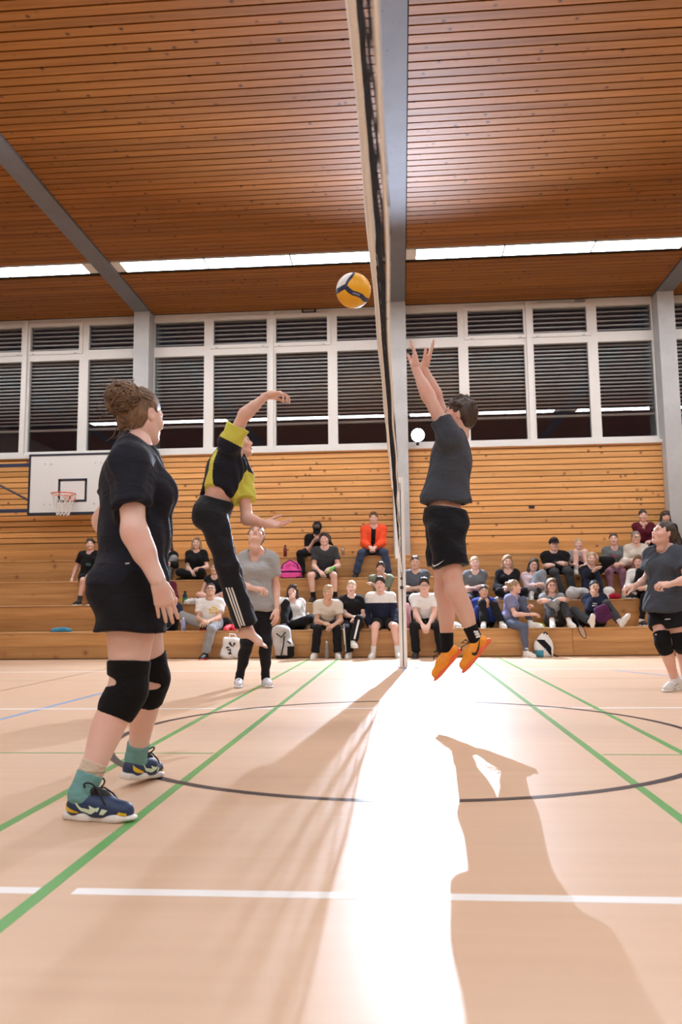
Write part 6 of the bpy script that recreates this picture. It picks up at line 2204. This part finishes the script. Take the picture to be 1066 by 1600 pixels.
MB().tube([(-0.08, -0.02, 0.51), (-0.05, -0.03, 0.56), (-0.01, -0.02, 0.51)], 0.009, 6).build('carry_loop', M_black_cloth, t)

# white canvas bag with black scribble print, behind the spiker
b = on(363, 0, 0.14)
t = soft('canvas_bag', 'white canvas bag with black scribbled print on the floor by grey sweatpants', 'bag', [Box((0, 0, 0.17), (0.16, 0.07, 0.17), axes=[unit((1, 0, -0.15)), A3(0, 1, 0), unit((0.15, 0, 1))], rad=0.05, k=0.02), Ell((-0.06, -0.02, 0.06), (0.14, 0.09, 0.07), k=0.03)], 0.011, [M_white_cloth], b, warp=lambda X, Y, Z: 0.008 * np.sin(28 * Z + 31 * X))
rnd = random.Random(5)
pr = MB()
for i in range(9):
    x, z = rnd.uniform(-0.06, 0.07), rnd.uniform(0.05, 0.26)
    pr.tube([(x, -0.086, z), (x + rnd.uniform(-.06, .06), -0.092, z + rnd.uniform(-.03, .03)), (x + rnd.uniform(-.05, .05), -0.086, z + rnd.uniform(-.05, .05))], 0.009, 5)
tag(pr.build('scribble_print', M_black_cloth, t), kind='stuff')
MB().tube([(-0.05, 0, 0.32), (-0.03, -0.03, 0.40), (0.05, -0.02, 0.39), (0.08, 0, 0.31)], 0.010, 6).build('strap', M_white_cloth, t)

# white, blue and black drawstring bag on the right
b = on(847, 0, 0.15)
M_cyan = plain('cyan print', (0.05, 0.30, 0.42), 0.6)
t = soft('drawstring_bag', 'white drawstring bag with black flash and cyan print on the floor', 'bag', [Ell((0, 0, 0.15), (0.145, 0.085, 0.19), k=0.04), Box((0, 0, 0.09), (0.14, 0.085, 0.09), rad=0.05, k=0.04), Ell((0.02, 0, 0.33), (0.05, 0.04, 0.05), k=0.04)], 0.010, [M_white_cloth, M_black_cloth, M_cyan], b,
         pick=lambda c: np.where((np.abs(c[:, 2] - 0.20 + 1.15 * c[:, 0]) < 0.072) & (c[:, 0] < 0.10) & (c[:, 2] < 0.27), np.where((c[:, 2] < 0.14) & (c[:, 0] < 0.02), 2, 1), np.where((c[:, 2] < 0.11) & (c[:, 0] < -0.02), 2, 0)), warp=lambda X, Y, Z: 0.006 * np.sin(40 * X + 20 * Z))
MB().tube([(0.0, -0.03, 0.36), (0.03, -0.05, 0.385), (0.06, -0.02, 0.35)], 0.012, 6).build('cord', M_black_cloth, t)
MB().tube([(0.10, -0.06, 0.05), (0.15, -0.09, 0.03), (0.20, -0.07, 0.012)], 0.008, 6).build('cord', M_black_cloth, t)

# purple bag on the girl's lap
b = at(943, 968, STEP_Y[0] + 0.02)
t = soft('shoulder_bag', 'purple shoulder bag on the lap of the girl in navy', 'bag', [Box((0, 0, 0.10), (0.115, 0.07, 0.13), axes=[unit((1, 0, 0.5)), A3(0, 1, 0), unit((-0.5, 0, 1))], rad=0.05, k=0.03), Ell((-0.05, 0, 0.02), (0.10, 0.07, 0.07), k=0.03)], 0.010, [cloth('plum fabric', (0.075, 0.018, 0.065), wrinkle=0.7)], b, warp=lambda X, Y, Z: 0.007 * np.sin(36 * Z - 25 * X))
MB().tube([(0.06, -0.05, 0.20), (0.14, -0.03, 0.13), (0.20, -0.02, 0.00), (0.19, -0.02, -0.06)], 0.010, 6).build('strap', M_black_cloth, t)

# clothes and towels
def heap(label, px, tier, dy, blobs, mat, name='clothes_heap', cat='clothes', z0=0.0):
    b = on(px, tier, dy)
    b[2] += z0
    return soft(name, label, cat, [Ell(c, r, k=0.03) for c, r in blobs], 0.010, [mat], b, warp=lambda X, Y, Z: 0.008 * np.sin(42 * X + 30 * Z) * np.sin(33 * Y + 8 * X), part='folds')


heap('pale grey jacket lying on the second step right of the folded arms man', 903, 2, 0.12, [((-0.08, 0, 0.10), (0.11, 0.10, 0.12)), ((0.06, 0, 0.13), (0.13, 0.09, 0.07)), ((0.14, 0, 0.08), (0.06, 0.09, 0.09))], CL['pale'])
heap('white towel lying on the second step above the purple bag', 952, 2, 0.14, [((0, 0, 0.12), (0.10, 0.09, 0.09)), ((-0.02, 0, 0.05), (0.09, 0.09, 0.06))], CL['white'], 'towel', 'towel')
heap('dark red cloth lying on the second step beside a white towel', 961, 2, 0.06, [((0, 0, 0.04), (0.10, 0.07, 0.055)), ((-0.07, 0, 0.035), (0.05, 0.06, 0.04))], cloth('red cloth', (0.35, 0.01, 0.03)), 'towel', 'towel')
heap('pink garment standing behind the net post on the lowest step', 637, 1, 0.40, [((0, 0, 0.12), (0.06, 0.06, 0.14)), ((0.0, 0, 0.30), (0.05, 0.05, 0.12))], CL['pink'], 'garment')
heap('black jacket and bag lying beside the pink red shoes on the lowest step', 352, 1, 0.34, [((0, 0, 0.10), (0.13, 0.12, 0.11)), ((-0.09, 0, 0.06), (0.08, 0.10, 0.07))], M_black_cloth)
heap('grey bag lying behind the clear bottle on the lowest step', 489, 1, 0.50, [((0, 0, 0.12), (0.07, 0.09, 0.14)), ((0.02, 0, 0.05), (0.09, 0.09, 0.06))], CL['slate'], 'grey_bag', 'bag')
heap('dark red bag behind the racket on the lowest step', 906, 1, 0.40, [((0, 0, 0.05), (0.07, 0.07, 0.06)), ((0.03, 0, 0.05), (0.05, 0.06, 0.05))], cloth('wine cloth', (0.18, 0.008, 0.03)), 'small_bag', 'bag')
heap('black jacket lying beside the racket on the lowest step', 899, 1, 0.30, [((0, 0, 0.09), (0.07, 0.10, 0.11)), ((0.04, 0, 0.05), (0.08, 0.09, 0.05))], M_black_cloth)


def loose_shoe(label, p, mats, ang, sc=1.0, cat='shoe', group=None):
    t = empty('shoe', p, label=label, cat=cat, group=group)
    mu, ms, ml = shoe_meshes(mats, 0.0075, 0.0, 0.14)
    for nm, me in (('upper', mu), ('sole', ms), ('laces', ml)):
        o = link_mesh(nm, me, t)
        o.rotation_euler = (0, 0, ang)
        o.scale = (sc, sc, sc)


RED = [plain('coral red shoe', (0.75, 0.05, 0.07), 0.5), plain('red shoe sole', (0.55, 0.03, 0.04), 0.5), M_lace_k]
loose_shoe('coral red shoe on the lowest step, left one of the pair beside the spiker', on(357, 1, 0.10), RED, -1.9, group='coral red shoes')
loose_shoe('coral red shoe on the lowest step, right one of the pair beside the spiker', on(366, 1, 0.12), RED, -1.3, group='coral red shoes')
BLU = [plain('bright blue slipper', (0.03, 0.26, 0.44), 0.5), plain('blue slipper sole', (0.02, 0.16, 0.30), 0.5), plain('blue slipper strap', (0.04, 0.30, 0.50), 0.5)]
loose_shoe('bright blue shoe on the lowest step, left one of the pair far left', on(91, 1, 0.10), BLU, 3.4, 0.78, group='bright blue shoes')
loose_shoe('bright blue shoe on the lowest step, right one of the pair far left', on(104, 1, 0.12), BLU, 0.2, 0.78, group='bright blue shoes')
loose_shoe('white sneaker on the second step, left one beside the green banded bottle', on(297, 2, 0.14), SH['white'], -2.2, group='white sneakers on the second step')
loose_shoe('white sneaker on the second step, right one beside the green banded bottle', on(308, 2, 0.16), SH['white'], -0.7, group='white sneakers on the second step')
loose_shoe('white sneaker on the lowest step behind the leg of the blocker', on(713, 1, 0.10), SH['white'], -1.2)
loose_shoe('yellow green shoe on the lowest step beside the lilac tee woman', on(840, 1, 0.20), [plain('lime shoe', (0.35, 0.42, 0.05), 0.5), plain('lime sole', (0.45, 0.50, 0.12), 0.5), M_lace_w], 0.1, 0.8)

# badminton racket hanging over the edge of the lowest step
b = on(903, 1, -0.02)
t = empty('racket', b, label='dark racket leaning over the edge of the lowest step', cat='racket')
rk = [(0.040 + 0.058 * math.sin(a) * 0.75, -0.035, -0.06 - 0.105 * math.cos(a)) for a in [2 * math.pi * k / 24 for k in range(24)]]
rk = [(x - (z + 0.06) * 0.35, y, z) for x, y, z in rk]
MB().tube(rk, 0.006, 6, closed=True).build('racket_head', M_black, t)
MB().tube([(0.0, -0.035, 0.045), (-0.04, -0.02, 0.13)], 0.006, 6).build('shaft', M_black, t)
MB().tube([(-0.04, -0.02, 0.13), (-0.10, 0.02, 0.24)], 0.014, 8).build('grip', M_black_cloth, t)
st = MB()
for k in range(-4, 5):
    u = k / 5.0
    hz = 0.10 * math.sqrt(1 - u * u)
    st.tube([(0.040 + 0.043 * u + hz * 0.35, -0.035, -0.06 - hz), (0.040 + 0.043 * u - hz * 0.35, -0.035, -0.06 + hz)], 0.0010, 3)
    hx = 0.043 * math.sqrt(1 - u * u)
    st.tube([(0.040 - hx - 0.035 * u, -0.035, -0.06 + 0.10 * u), (0.040 + hx - 0.035 * u, -0.035, -0.06 + 0.10 * u)], 0.0010, 3)
tag(st.build('strings', M_lace_w, t), kind='stuff')

# phone in the hands of the man in the cap
b = at(500, 846, STEP_Y[3] + 0.22 - 0.36)
t = empty('phone', b, label='dark smartphone held by the man in black cap on the top step', cat='phone')
o = MB().box(-0.038, 0.038, -0.004, 0.004, -0.075, 0.075).build('case', M_black, t)
o.rotation_euler = (math.radians(-50), 0, math.radians(60))
o = MB().box(-0.034, 0.034, 0.004, 0.0048, -0.07, 0.07).build('screen', plain('phone glass', (0.03, 0.035, 0.05), 0.1), t)
o.rotation_euler = (math.radians(-50), 0, math.radians(60))
